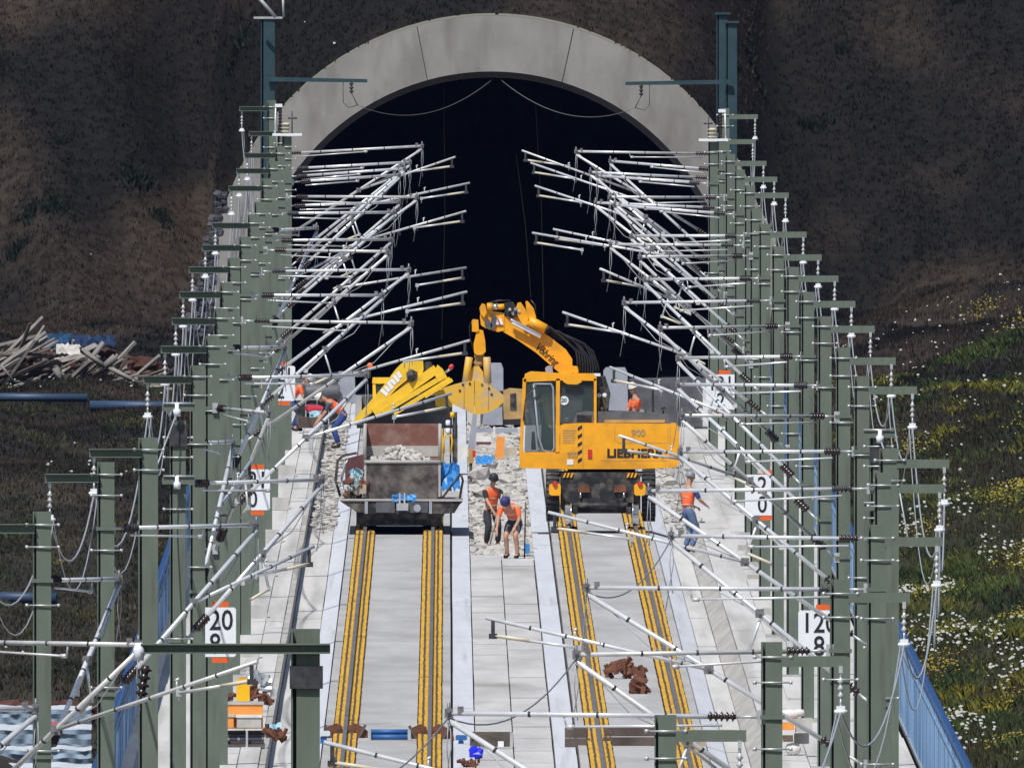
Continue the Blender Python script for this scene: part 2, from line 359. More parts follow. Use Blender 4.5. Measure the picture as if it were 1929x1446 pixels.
def scatter_blades(name, X, D, h, wd, tint, label, cat, lean=.35, k=4):
    n = len(X); Z = hz(X, D)
    allv = []; allt = []
    for j in range(k):
        a = rng.uniform(0, 2 * np.pi, n); off = rng.uniform(0, .10, n)
        bx = X + np.cos(a) * off; by = D - D0 + np.sin(a) * off
        hh = h * rng.uniform(.5, 1.25, n); w = wd * rng.uniform(.6, 1.4, n)
        dx = np.cos(a); dy = np.sin(a)
        l = lean * rng.uniform(.2, 1.2, n) * hh
        # blade: a bent strip of two triangles, turned at random
        tx = rng.uniform(0, np.pi, n); wx = np.cos(tx) * w / 2; wy = np.sin(tx) * w / 2
        zb = Z - .03
        p0 = np.stack([bx - wx, by - wy, zb], 1); p1 = np.stack([bx + wx, by + wy, zb], 1)
        p2 = np.stack([bx + wx * .8 + dx * l * .35, by + wy * .8 + dy * l * .35, zb + hh * .6], 1)
        p3 = np.stack([bx + dx * l, by + dy * l, zb + hh], 1)
        allv.append(np.stack([p0, p1, p2, p3], 1).reshape(-1, 3))
        tt = tint * rng.uniform(.55, 1.6, (n, 1)); allt.append(np.repeat(tt, 4, axis=0))
    V = np.concatenate(allv); T = np.concatenate(allt); nq = len(V) // 4
    me = bpy.data.meshes.new(name); me.vertices.add(len(V)); me.vertices.foreach_set('co', V.ravel())
    me.loops.add(nq * 4); me.loops.foreach_set('vertex_index', np.arange(nq * 4, dtype=np.int32))
    me.polygons.add(nq); me.polygons.foreach_set('loop_start', np.arange(0, nq * 4, 4, dtype=np.int32))
    try: me.polygons.foreach_set('loop_total', np.full(nq, 4, dtype=np.int32))
    except Exception: pass
    at = me.color_attributes.new('tint', 'FLOAT_COLOR', 'POINT')
    at.data.foreach_set('color', np.concatenate([T, np.ones((len(T), 1))], 1).ravel())
    me.materials.append(M['blades']); me.update(calc_edges=True); me.validate()
    o = bpy.data.objects.new(name, me); col.objects.link(o)
    return tag(o, label, cat, kind='stuff')

def pts_in(n, x0, x1, d0, d1):
    return rng.uniform(x0, x1, n), rng.uniform(d0, d1, n)
def clump(X, D, f=.5, g=.25, thr=-.1):
    k = np.array([noise.noise(Vector((x * f, d * g, 2.2))) for x, d in zip(X, D)]) > thr
    return X[k], D[k]
# hill behind and beside the portal
X, D = pts_in(80000, -17, 18, 1640, 1676); ok = ~((np.abs(X) < 7.7) & (D < DP + 1.6)); X, D = X[ok], D[ok]
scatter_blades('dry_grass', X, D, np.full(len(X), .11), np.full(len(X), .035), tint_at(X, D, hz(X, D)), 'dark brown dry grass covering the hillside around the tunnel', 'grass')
# scrub on the hill: low dark leafy clumps
cx, cdn = pts_in(110, -17, 18, 1645, 1674); XX, DD, HH = [], [], []
for a, b in zip(cx, cdn):
    if abs(a) < 7.9 and b < DP + 2.5: continue
    r = random.uniform(.15, .5); n = int(300 * r)
    XX.append(a + rng.normal(0, r * .5, n)); DD.append(b + rng.normal(0, r * .5, n)); HH.append(np.full(n, random.uniform(.10, .24)))
X = np.concatenate(XX); D = np.concatenate(DD); Hh = np.concatenate(HH); ok = ~((np.abs(X) < 7.7) & (D < DP + 1.8))
X, D, Hh = X[ok], D[ok], Hh[ok]
scatter_blades('hill_scrub', X, D, Hh, np.full(len(X), .05), np.tile((.012, .017, .012), (len(X), 1)), 'low dark green scrub dotted over the brown hillside', 'scrub', lean=.5, k=3)
# left slope
X, D = pts_in(26000, -15, -7.3, 1150, 1660)
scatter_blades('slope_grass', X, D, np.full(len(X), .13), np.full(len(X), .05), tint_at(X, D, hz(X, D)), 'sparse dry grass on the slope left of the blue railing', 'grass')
# right slope
X, D = pts_in(60000, 7.5, 17, 1060, 1660)
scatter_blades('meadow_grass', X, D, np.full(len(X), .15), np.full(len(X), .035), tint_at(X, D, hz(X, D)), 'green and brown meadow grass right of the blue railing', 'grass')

cx, cdn = pts_in(420, 7.7, 16, 1060, 1520); XX, DD, HH, TT = [], [], [], []
for a, b in zip(cx, cdn):
    r = random.uniform(.12, .45); n = int(200 * r) + 20; dens = 1 if b < 1330 else .5; n = int(n * dens)
    XX.append(a + rng.normal(0, r, n)); DD.append(b + rng.normal(0, r * 8, n)); HH.append(np.full(n, random.uniform(.07, .24)))
    c = random.choice(((.050, .070, .018), (.030, .045, .016), (.110, .105, .016), (.020, .032, .014), (.070, .075, .020))); TT.append(np.tile(c, (n, 1)))
scatter_blades('meadow_herbs', np.concatenate(XX), np.concatenate(DD), np.concatenate(HH), np.full(sum(map(len, XX)), .035), np.concatenate(TT), 'clumps of leafy green and yellowish herbs right of the railing', 'herbs', lean=.8, k=5)
cx, cdn = pts_in(160, -15, -7.4, 1200, 1560); XX, DD, HH, TT = [], [], [], []
for a, b in zip(cx, cdn):
    r = random.uniform(.12, .5); n = int(150 * r) + 20
    XX.append(a + rng.normal(0, r, n)); DD.append(b + rng.normal(0, r * 8, n)); HH.append(np.full(n, random.uniform(.05, .16)))
    c = random.choice(((.030, .040, .016), (.022, .026, .016), (.060, .055, .022), (.015, .022, .014))); TT.append(np.tile(c, (n, 1)))
scatter_blades('slope_herbs', np.concatenate(XX), np.concatenate(DD), np.concatenate(HH), np.full(sum(map(len, XX)), .035), np.concatenate(TT), 'low dark green weeds on the slope left of the railing', 'herbs', lean=.8, k=5)

def flowers(name, X, D, h, r, mk, label):
    mb = MB(); Z = hz(X, D)
    for x, d, z in zip(X, D, Z):
        hh = h * random.uniform(.5, 1.3); rr = r * random.uniform(.5, 1.5)
        tl = Vector((random.uniform(-.5, .5), random.uniform(-1.1, -.3), 1)).normalized(); q = tl.to_track_quat('Z', 'Y')
        c = Vector((x, d - D0, z + hh)); n = 6
        ring = [c + q @ Vector((rr * math.cos(6.283 * i / n) * random.uniform(.7, 1.2), rr * math.sin(6.283 * i / n) * random.uniform(.7, 1.2), 0)) for i in range(n)]
        mb.add([c + tl * rr * .5] + ring, [(0, 1 + i, 1 + (i + 1) % n) for i in range(n)], 0)
    return tag(mb.build(name, mk), label, 'flowers', kind='stuff')
X, D = pts_in(5200, 7.6, 14.5, 1060, 1330); X, D = clump(X, D, .9, .05, .12)
X2, D2 = pts_in(200, 8.5, 15.5, 1330, 1630); X3, D3 = pts_in(70, -15, -7.5, 1230, 1540); X4, D4 = pts_in(50, -17, 17, 1600, 1672)
k = ~((np.abs(X4) < 7.7) & (D4 < DP + 2)); X4, D4 = X4[k], D4[k]
flowers('white_flowers', np.concatenate([X, X2, X3, X4]), np.concatenate([D, D2, D3, D4]), .26, .030, 'petal_w', 'small white wild flowers scattered over the slopes')
cx, cdn = pts_in(30, 8.2, 15.5, 1085, 1420); cx = np.concatenate([cx, [13.6, 14.2, 13.0, 12.6]]); cdn = np.concatenate([cdn, [1560, 1590, 1540, 1600]]); XX, DD = [], []
for a, b in zip(cx, cdn):
    n = random.randint(40, 170); XX.append(a + rng.normal(0, .30, n)); DD.append(b + rng.normal(0, 4, n))
flowers('yellow_flowers', np.concatenate(XX), np.concatenate(DD), .26, .019, 'petal_y', 'yellow flowering patches on the slope right of the railing')

# ------------------------------------------------------------------ track bed
DA, DB = 1040.0, 1700.0                                       # built length; it goes on as plain sheets towards the camera
def bed_sheet(name, x0, x1, z, m, d0=300.0, d1=DA):
    mb = MB(); d = d0
    while d < d1 - .1:
        e = min(d + 40, d1); a, b = curve_shift(d), curve_shift(e)
        mb.add([(x0 + a, YD(d), z), (x1 + a, YD(d), z), (x1 + b, YD(e), z), (x0 + b, YD(e), z)], [(0, 1, 2, 3)]); d = e
    return mb.build(name, m)
base = tag(bed_sheet('track_bed', -6.9, 6.9, -.30, 'kerb', 300, 1720), kind='structure')

def strip_panels(name, parent, x0, x1, z0, z1, step, m, dmax, jit=.012, gap=.05, thick=.35, d0=DA, mseed=1, tilt=.0):
    r = random.Random(mseed); d = d0
    while d < dmax - 1:
        L = step * r.uniform(.85, 1.15); e = min(d + L, dmax)
        j = r.uniform(-jit, jit); k = r.uniform(-jit, jit); g = gap / 2
        xa, xb = x0 + .006 * r.uniform(0, 1), x1 - .006 * r.uniform(0, 1)
        if d + g < e - g:
            v = [(xa, YD(d + g), z0 + j - thick), (xb, YD(d + g), z1 + j - thick), (xb, YD(e - g), z1 + k - thick), (xa, YD(e - g), z0 + k - thick),
                 (xa, YD(d + g), z0 + j), (xb, YD(d + g), z1 + j), (xb, YD(e - g), z1 + k), (xa, YD(e - g), z0 + k)]
            MB().add(v, [(0, 3, 2, 1), (4, 5, 6, 7), (0, 1, 5, 4), (1, 2, 6, 5), (2, 3, 7, 6), (3, 0, 4, 7)]).build(name, m, parent)
        d = e

def track(sx, side, d_end):
    t = MB().box(sx - 1.2, sx + 1.2, YD(DA), YD(d_end), -.28, -.14).build('track', 'joint')
    tag(t, kind='structure')
    i, o = -side, side                                        # inner side towards the line's middle
    strip_panels('slab_panel', t, sx - 1.13, sx + 1.13, .0, .0, 34, 'slab', d_end, .004, .03, mseed=3 + side)
    # edge strip towards the line's middle, flat; outer one a sloping haunch
    xi = sorted((sx + i * 1.17, sx + i * 1.55)); strip_panels('edge_strip', t, xi[0], xi[1], -.03, -.03, 45, 'edge', d_end, .008, mseed=11 + side)
    xo = sorted((sx + o * 1.15, sx + o * 1.47))
    za, zb = (-.015, -.11) if o > 0 else (-.11, -.015)
    strip_panels('edge_strip', t, xo[0], xo[1], za, zb, 45, 'edge', d_end, .006, mseed=13 + side)
    for g in (-.75, .75):
        x = sx + g
        prof = [(-.075, .02), (.075, .02), (.075, .035), (.02, .05), (.016, .13), (.036, .14), (.036, .178), (-.036, .178), (-.036, .14), (-.016, .13), (-.02, .05), (-.075, .035)]
        MB().prism([(x + a, b) for a, b in prof], YD(DA), YD(d_end)).build('rail', 'rail', t)
        mb = MB(); d = DA
        while d < d_end:
            for q in (-1, 1):
                j = random.uniform(-.008, .008)
                xa = x + q * .042 + j; xb = x + q * .198 + j; x0, x1 = min(xa, xb), max(xa, xb)
                h = random.uniform(.085, .10)
                y = YD(d)
                # yellow guide plate with a raised rib each side and the dark spring clip between
                mb.add([(x0, y - .13, .003), (x1, y - .13, .003), (x1, y + .13, .003), (x0, y + .13, .003), (x0, y - .11, h), (x1, y - .11, h), (x1, y + .11, h), (x0, y + .11, h)],
                       [(4, 5, 6, 7), (0, 1, 5, 4), (1, 2, 6, 5), (2, 3, 7, 6), (3, 0, 4, 7)], 0)
                xc = (x0 + x1) / 2 + random.uniform(-.006, .006)
                mb.add([(xc - .017, y - .12, h - .01), (xc + .017, y - .12, h - .01), (xc + .017, y + .12, h - .01), (xc - .017, y + .12, h - .01), (xc - .014, y - .10, h + .022), (xc + .014, y - .10, h + .022), (xc + .014, y + .10, h + .022), (xc - .014, y + .10, h + .022)],
                       [(4, 5, 6, 7), (0, 1, 5, 4), (1, 2, 6, 5), (3, 0, 4, 7)], 1)
                xe = xa if q > 0 else xb
                for xe in ((x1 + .012,) if q > 0 else (x0 - .012,)):
                    mb.add([(xe - .012, y - .1, .003), (xe + .012, y - .1, .003), (xe + .012, y + .1, .003), (xe - .012, y + .1, .003), (xe - .01, y - .1, h * .55), (xe + .01, y - .1, h * .55), (xe + .01, y + .1, h * .55), (xe - .01, y + .1, h * .55)],
                       [(4, 5, 6, 7), (0, 1, 5, 4)], 1)
            d += .65
        f = mb.build('rail_fastenings', ['yellowfix', 'bolt'], t); f['kind'] = 'stuff'
    return t
track_l = track(-2.25, -1, 1640.0); track_r = track(2.25, 1, 1640.0)
track_l.name = 'left_track'; track_r.name = 'right_track'

# middle strip between the tracks: concrete fill with joints, broken out beyond the workers
cen = MB().box(-.70, .70, YD(DA), YD(1343), -.27, -.16).build('middle_strip', 'joint'); tag(cen, kind='structure')
strip_panels('fill_panel', cen, -.685, -.022, -.06, -.06, 11, 'centre', 1343, .020, .35, mseed=21)
strip_panels('fill_panel', cen, -.008, .675, -.06, -.06, 12, 'centre', 1343, .020, .35, mseed=22)
# left and right walkways with cover plates
for sgn, nm in ((-1, 'left_walkway'), (1, 'right_walkway')):
    a = sorted((sgn * 3.72, sgn * 6.9)); w = MB().box(a[0], a[1], YD(DA), YD(1655), -.29, -.26).build(nm, 'joint'); tag(w, kind='structure')
    if sgn < 0:
        strip_panels('cover_plate', w, -4.30, -3.73, -.115, -.115, 44, 'plate', 1650, .022, .12, .12, mseed=31)
        strip_panels('kerb_stone', w, -4.42, -4.305, .20, .20, 33, 'kerb', 1650, .008, .05, .45, mseed=32)
        strip_panels('cover_plate', w, -4.78, -4.425, .21, .21, 36, 'plate', 1650, .02, .10, .3, mseed=33)
        strip_panels('cover_plate', w, -5.34, -4.79, .20, .20, 31, 'plate', 1650, .03, .12, .3, mseed=34)
        strip_panels('cover_plate', w, -6.85, -5.36, .14, .14, 52, 'plate', 1650, .03, .12, .3, mseed=35)
    else:
        strip_panels('cover_plate', w, 3.73, 4.10, -.115, -.115, 44, 'plate', 1650, .012, .10, .12, mseed=41)
        strip_panels('kerb_stone', w, 4.105, 4.40, -.09, .17, 36, 'kerb', 1650, .008, .05, .3, mseed=42)
        strip_panels('cover_plate', w, 4.405, 5.03, .20, .20, 40, 'plate', 1650, .02, .12, .3, mseed=43)
        strip_panels('cover_plate', w, 5.05, 6.85, .15, .15, 52, 'plate', 1650, .03, .12, .3, mseed=44)

# ------------------------------------------------------------------ tunnel portal
RI, RO, ZC, ZO = 6.50, 7.57, 2.08, 2.50
pt = thing('tunnel_portal', (0, YD(DP), 0), 'broad grey concrete arch of the tunnel portal set into the hillside', 'tunnel portal')
def ring(name, a0, a1, ri, ro, zi, zo, y0, y1, m, parent, n=24, slope=0.0):
    mb = MB(); rows = []; Y = YD(DP)
    for i in range(n + 1):
        a = a0 + (a1 - a0) * i / n; c, s_ = math.cos(a), math.sin(a)
        pi_, po_ = (ri * c, zi + ri * s_), (ro * c, zo + ro * s_)
        rows += [(pi_[0], Y + y0 + slope * pi_[1], pi_[1]), (po_[0], Y + y0 + slope * po_[1], po_[1]), (po_[0], Y + y1, po_[1]), (pi_[0], Y + y1, pi_[1])]
    fs = [(i * 4 + j, i * 4 + (j + 1) % 4, i * 4 + 4 + (j + 1) % 4, i * 4 + 4 + j) for i in range(n) for j in range(4)]
    fs += [(0, 3, 2, 1), (n * 4, n * 4 + 1, n * 4 + 2, n * 4 + 3)]
    return mb.add(rows, fs, 0, False).build(name, m, parent)
lo = -math.asin((ZC + .8) / RI); g = .0016
a1, a2 = math.radians(73.0), math.radians(105.3)
for s0, s1 in ((lo, a1 - g), (a1 + g, a2 - g), (a2 + g, math.pi - lo)):
    ring('ring_segment', s0, s1, RI, RO, ZC, ZO, 0, 2.6, 'portal', pt, 30, .10)
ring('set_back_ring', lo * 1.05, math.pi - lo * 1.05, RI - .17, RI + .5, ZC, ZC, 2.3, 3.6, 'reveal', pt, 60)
for a in (a1, a2):                                            # joint filler behind the gaps
    ring('joint_strip', a - .0030, a + .0030, RI + .02, RO - .02, ZC, ZO, .07, 2.5, 'joint', pt, 1, .10)
# tunnel tube
mb = MB(); n = 48; vs = []
for y in (3.0, 160.0):
    for i in range(n + 1):
        a = lo * 1.05 + (math.pi - 2 * lo * 1.05) * i / n; vs.append(((RI - .12) * math.cos(a), YD(DP) + y, ZC + (RI - .12) * math.sin(a)))
fs = [(i, n + 1 + i, n + 2 + i, i + 1) for i in range(n)] + [[n + 1 + i for i in range(n + 1)]]
mb.add(vs, fs, 0, True); mb.build('tunnel_lining', 'lining', pt)
MB().box(-6.4, 6.4, YD(1641), YD(DP + 160), -.25, -.12).build('tunnel_floor', 'tunnelfloor').__setitem__('kind', 'structure')
for sgn in (-1, 1):                                           # raised side walks inside the tunnel
    x = sorted((sgn * 4.6, sgn * 6.45)); o = MB().box(x[0], x[1], YD(1656), YD(DP + 158), -.2, .32).build('tunnel_walk', 'tunnelfloor'); tag(o, kind='structure')

# gabion wall left of the portal: wire baskets filled with stones
gb = thing('gabion_wall', P(398, 720, 1630), 'stepped wall of dark stone filled wire baskets left of the portal', 'gabion wall')
for (u0, v0_, u1, v1_) in ((352, 690, 402, 640), (352, 638, 402, 590), (360, 588, 404, 540), (374, 538, 406, 492), (386, 490, 410, 446), (396, 444, 418, 404), (406, 402, 428, 362)):
    Dg = 1625; a = P(u0, v0_, Dg); b = P(u1, v1_, Dg); mb = MB()
    nx_, nz_ = max(2, int((b.x - a.x) / .16)), max(2, int((b.z - a.z) / .15))
    for i in range(nx_):
        for j in range(nz_):
            for l in range(2):
                mb.rock((a.x + (i + .5 + random.uniform(-.25, .25)) * (b.x - a.x) / nx_, a.y + l * .16 + random.uniform(-.03, .03), a.z + (j + .5 + random.uniform(-.2, .2)) * (b.z - a.z) / nz_), random.uniform(.10, .14))
    bk = mb.build('stone_fill', 'stone', gb)
    mb = MB(); w = .003
    for i in range(5):
        x = a.x + (b.x - a.x) * i / 4; mb.box(x - w, x + w, a.y - .10, a.y - .09, a.z, b.z)
        z = a.z + (b.z - a.z) * i / 4; mb.box(a.x, b.x, a.y - .112, a.y - .102, z - w, z + w)
    mb.build('wire_basket', 'greydk', bk)
    MB().box(a.x, b.x, a.y + .28, a.y + .8, a.z, b.z).build('basket_core', 'stone', gb)

# ------------------------------------------------------------------ railings
def railing(x, zt, zb, label, d0=905.0, d1=1600.0, bw=.07):
    r = thing('blue_railing', (x, YD(1300), zb), label, 'railing', 'blue railings along the line')
    MB().box(x - .05, x + .05, YD(d0), YD(d1), zt - .16, zt - .10).build('top_rail', 'railing_dk', r)
    MB().box(x - .03, x + .03, YD(d0), YD(d1), zt - .42, zt - .38).build('middle_rail', 'railing', r)
    MB().box(x - .045, x + .045, YD(d0), YD(d1), zb + .10, zb + .17).build('bottom_rail', 'galv', r)
    mb = MB(); d = d0
    while d < d1:
        j = random.uniform(-.012, .012); k = random.uniform(-.008, .008)
        mb.add([(x - .006 + j, YD(d), zb + .12), (x + .006 + j, YD(d), zb + .12), (x + .006 + j, YD(d) + bw, zb + .12), (x - .006 + j, YD(d) + bw, zb + .12),
                (x - .006 + j + k, YD(d), zt - .14), (x + .006 + j + k, YD(d), zt - .14), (x + .006 + j + k, YD(d) + bw, zt - .14), (x - .006 + j + k, YD(d) + bw, zt - .14)],
               [(0, 1, 5, 4), (1, 2, 6, 5), (2, 3, 7, 6), (3, 0, 4, 7)], 1 if noise.noise(Vector((d * .8, x, 0))) > .16 else 0)
        d += .16
    b = mb.build('balusters', ['railing', 'railing_b'], r); b['kind'] = 'stuff'
    pm = MB().box(-.008, .008, -.04, .04, 0, zt - zb - .16).box(-.03, .03, -.04, .04, zt - zb - .16, zt - zb, 1).mesh('post', ['railing', 'railing_dk'])
    n = int((d1 - d0) / 2.0)
    for i in range(n): inst('post', pm, r, (0, YD(d0 + i * 2.0) - YD(1300), 0))
    return r
railing(7.13, 1.5, -.36, 'long blue bar railing at the foot of the flowering right slope', bw=.02)
railing(-6.80, 1.5, -.30, 'long blue bar railing between left masts and the dry slope', bw=.12)

# ------------------------------------------------------------------ catenary masts
ORD = ['first', 'second', 'third', 'fourth', 'fifth', 'sixth', 'seventh', 'eighth', 'ninth', 'tenth', 'eleventh', 'twelfth', 'thirteenth', 'fourteenth', 'fifteenth', 'sixteenth', 'seventeenth', 'eighteenth', 'nineteenth', 'twentieth', 'twenty-first', 'twenty-second']
# (distance, u of the post, v of the cross-arm or None, v of the top tube or None, u of the tube's outer end, (u, v) of the registration tip or None)
RIGHT = [(657, 1255, 1385, 1475, 560, None), (707, 1455, 1245, 1350, 845, (610, 1400)), (757, 1583, 1125, 1225, 1085, None), (808, 1652, 1020, 1110, 1105, (915, 1165)),
         (858, 1664, 920, 1015, 1265, None), (884, 1676, 873, None, 0, None), (908, 1655, None, 920, 1222, (1033, 966)), (959, 1624, 735, 850, 1282, None),
         (1009, 1589, 680, 784, 1284, (1165, 817)), (1060, 1554, 620, 726, 1278, None), (1110, 1522, 573, 671, 1278, (1150, 695)), (1161, 1494, 525, 614, 1243, None),
         (1211, 1466, 485, 566, 1176, (1060, 589)), (1261, 1441, 442, 524, 1215, None), (1312, 1424, None, 482, 1205, (1130, 504)), (1362, 1413, 368, 444, 1190, None),
         (1413, 1394, 338, 404, 1158, (1003, 440)), (1463, 1376, 308, 372, 1148, None), (1513, 1344, None, 346, 1125, (1008, 351)), (1564, 1360, 267, 320, 1150, (990, 308)), (1612, 1366, 220, 290, 1085, (973, 283))]
LEFT = [(707, -400, 1225, 1340, 66, None), (757, -113, 1108, 1208, 262, (487, 1238)), (808, 80, 995, 1093, 222, None), (858, 200, 900, 995, 482, (590, 1035)),
        (884, 280, 853, None, 0, None), (908, 336, None, 911, 606, None), (959, 373, 715, 834, 437, (470, 876)), (1009, 401, 658, 768, 507, None),
        (1060, 417, 605, 712, 690, (850, 745)), (1110, 427, 555, 655, 536, None), (1161, 441, 508, 604, 775, (885, 640)), (1211, 462, 467, 556, 720, None),
        (1261, 478, 425, 511, 770, (880, 550)), (1312, 490, None, 471, 730, None), (1362, 503, 355, 434, 596, (690, 470)), (1413, 515, 322, 402, 742, None),
        (1463, 528, 293, 370, 785, (878, 397)), (1513, 541, None, 343, 752, None), (1564, 532, 252, 318, 772, (885, 345)), (1612, 512, 205, 290, 795, (858, 295))]
# two-channel section: broad front plate, deep slot near its left edge, thin lip left of the slot
HB = [(-.083, -.11), (.11, -.11), (.11, -.095), (.03, -.095), (.03, .095), (.11, .095), (.11, .11), (-.125, .11), (-.125, -.10), (-.112, -.10), (-.112, .085), (-.083, .085)]
def hbeam(mb, h, sc=1.0, z0=0.0, m=0):
    n = len(HB); vs = [(x * sc, y * sc, z0) for x, y in HB] + [(x * sc, y * sc, h) for x, y in HB]
    mb.add(vs, [list(range(n))[::-1], list(range(n, 2 * n))] + [[i, (i + 1) % n, (i + 1) % n + n, i + n] for i in range(n)], m)
    return mb
BASE_ME = MB().box(-.24, .24, -.24, .24, 0, .03).box(-.33, .33, -.33, .33, -.35, -.002, 1).mesh('base_plate', ['galv', 'kerb'])
def insulator(mb, p0, p1, sheds, r0, r1, m):
    prof = [(0, r0)]
    for i in range(sheds):
        a = (i + .25) / sheds; b = (i + .6) / sheds; c = (i + .85) / sheds
        prof += [(a, r0), (b, r1), (c, r0)]
    prof += [(1, r0)]; mb.lathe(p0, p1, prof, 9, m)
RODS = MB().tube((-.20, 0, 0), (.20, 0, 0), .011, n=6).tube((-.23, 0, 0), (-.185, 0, 0), .026, n=6).tube((.185, 0, 0), (.225, 0, 0), .022, n=6).mesh('clamp_rod', ['galv'])
clamp_pts = {-1: [], 1: []}; end_pts = {-1: [], 1: []}
EXTRA = {(1, 1362): [(462, 1150, None)], (1, 1463): [(392, 1122, (1042, 432))], (1, 1564): [(336, 1112, None)], (-1, 1362): [(453, 736, (878, 506))], (-1, 1463): [(388, 752, None)], (-1, 1564): [(333, 762, None)]}
def mast(side, idx, count, D, u, va, vt, ue, tip):
    s = F / D; x, y = PX(u, D), YD(D); row = 'left' if side < 0 else 'right'
    zt_arm = PZ(va, D) if va is not None else (7.55 if side < 0 else 7.42)
    ztop = zt_arm + .22 if va is not None else zt_arm + .30
    n_from = count - idx
    what = 'with cross-arm and swung cantilever' if (va is not None and vt) else ('with cross-arm only' if va is not None else 'with cantilever but no cross-arm')
    root = thing('catenary_mast', (x, y, 0), 'green steel mast %s, %s from the tunnel in %s row' % (what, ORD[n_from - 1], row), 'mast', 'catenary masts in two rows along the track')
    sc = 1.18 if vt is None else 1.0
    post = hbeam(MB(), ztop, sc).build('post', 'green', None); post.parent = root; post.rotation_euler = (0, 0, math.radians(random.uniform(-1, 2.5)))
    inst('base_plate', BASE_ME, root, (0, 0, .16))
    for dz in (.05, -.24):
        inst('clamp_rod', RODS, post, (0, -.135 * sc, zt_arm - 0 + dz), (0, 0, -post.rotation_euler[2]))
    for dz in (-1.0, -2.9):
        if vt: inst('clamp_rod', RODS, post, (0, -.135, zt_arm + dz), (0, 0, -post.rotation_euler[2]))
    O = Vector((x, y, 0))
    if va is not None:                                       # channel cross-arm pointing away from the track
        L = .75; hgt = .062; a0 = x + side * .10; a1 = x + side * (.10 + L)
        mb = MB(); xx = sorted((a0, a1)); yf = y - .13
        if side > 0:  mb.box(xx[0], xx[1], yf - .012, yf, zt_arm - hgt, zt_arm + hgt).box(xx[0], xx[1], yf + .001, yf + .06, zt_arm + hgt - .012, zt_arm + hgt - .001).box(xx[0], xx[1], yf + .001, yf + .06, zt_arm - hgt + .001, zt_arm - hgt + .012)
        else:         mb.box(xx[0], xx[1], yf - .008, yf, zt_arm - hgt, zt_arm + hgt).box(xx[0], xx[1], yf - .095, yf - .009, zt_arm + hgt - .013, zt_arm + hgt).box(xx[0], xx[1], yf - .095, yf - .009, zt_arm - hgt, zt_arm - hgt + .013)
        arm = mb.build('cross_arm', 'green', root)
        # hanger, insulator string and the cable clamp
        hx = a1 - side * .07; c = Vector((hx, y - .14, zt_arm - hgt)); mb = MB()
        mb.box(hx - .022, hx + .022, y - .165, y - .12, c.z - .07, c.z + .01, 0)
        mb.tube(c - Vector((0, 0, .06)), c - Vector((0, 0, .13)), .016, n=6, m=0)
        insulator(mb, c - Vector((0, 0, .12)), c - Vector((0, 0, .36)), 3, .018, .042, 1)
        mb.tube(c - Vector((0, 0, .35)), c - Vector((0, 0, .47)), .014, n=6, m=0)
        mb.build('insulator_string', ['galv', 'alu_old'], arm)
        cp = c - Vector((0, 0, .50)); mb = MB(); mb.lathe(cp + Vector((-.075, 0, -.01)), cp + Vector((.075, 0, -.01)), [(0, .018), (.3, .035), (.7, .035), (1, .018)], 7); mb.obox(cp + Vector((0, 0, .03)), (.10, .05, .05))
        mb.build('cable_clamp', 'sign_white', arm)
        clamp_pts[side].append(cp - Vector((0, 0, .02)))
    for ci, (vt, ue, tip) in enumerate(([(vt, ue, tip)] if vt else []) + EXTRA.get((side, D), [])):
        zt = PZ(vt, D); Lp = abs(ue - u) / s; Lr = max(3.15, Lp * 1.02); ct = max(.16, min(.999, Lp / Lr)); th = math.acos(ct) * (1 if (idx * 7 + side + ci) % 3 else -1)
        d = Vector((-side * ct, math.sin(th), 0)); pm = Vector((x, y, 0))
        tilt = random.uniform(-.05, .05) if D < 1380 else random.uniform(-.02, .22)
        A = pm + d * .15 + Vector((0, 0, zt)); B = pm + d * Lr + Vector((0, 0, zt + tilt))
        if ci == 0: end_pts[side].append(B.copy())
        metal = ('alu', 'alu', 'alu_old')[(idx * 5 + ci + (side > 0)) % 3]
        mb = MB(); i0 = A.lerp(B, .075); i1 = A.lerp(B, .165)
        mb.tube(i1, B, .029 if D < 1300 else .032, n=9, m=0)
        mb.tube(A, i0, .02, n=6, m=1)
        for t in (.30, .52, .74): q = A.lerp(B, t); mb.lathe(q - d * .014, q + d * .014, [(0, .034), (1, .034)], 9, 2)
        top = mb.build('top_tube', [metal, 'galv', 'darkmetal'], root)
        mb = MB(); insulator(mb, i0, i1, 5, .028, .062, 0); mb.build('insulator', 'porcelain' if idx % 3 else 'darkmetal', top)
        mb = MB(); mb.obox(B, (.09, .07, .11)); mb.tube(B + Vector((0, -.07, .03)), B + Vector((0, .07, .03)), .025, n=7); mb.tube(B + Vector((0, 0, -.02)), B + Vector((0, 0, .12)), .018, n=6); mb.build('end_fitting', 'fit', top); MB().obox(B - d * .14 + Vector((0, 0, .03)), (.07, .06, .10)).build('tube_saddle', 'fit', top)
        # thin brace under the top tube
        b0 = A.lerp(B, .12) - Vector((0, 0, .10)); b1 = A.lerp(B, .62) - Vector((0, 0, .15 - tilt * .4))
        mb = MB(); mb.tube(b0, b1, .015, n=7, m=0); mb.lathe(b1 - d * .09, b1, [(0, .028), (1, .028)], 8, 1); mb.tube(b1, A.lerp(B, .63), .012, n=5, m=1); mb.build('brace_tube', [metal, 'alu_old'], root)
        # strut from the lower bracket up to the outer end
        S0 = pm + d * .16 + Vector((0, 0, zt - 2.30)); S1 = B - Vector((0, 0, .08)); sd_ = (S1 - S0).normalized()
        mb = MB(); j0 = S0.lerp(S1, .07); j1 = S0.lerp(S1, .155); mb.tube(j1, S1, .033, n=9, m=0); mb.tube(S0, j0, .022, n=6, m=1)
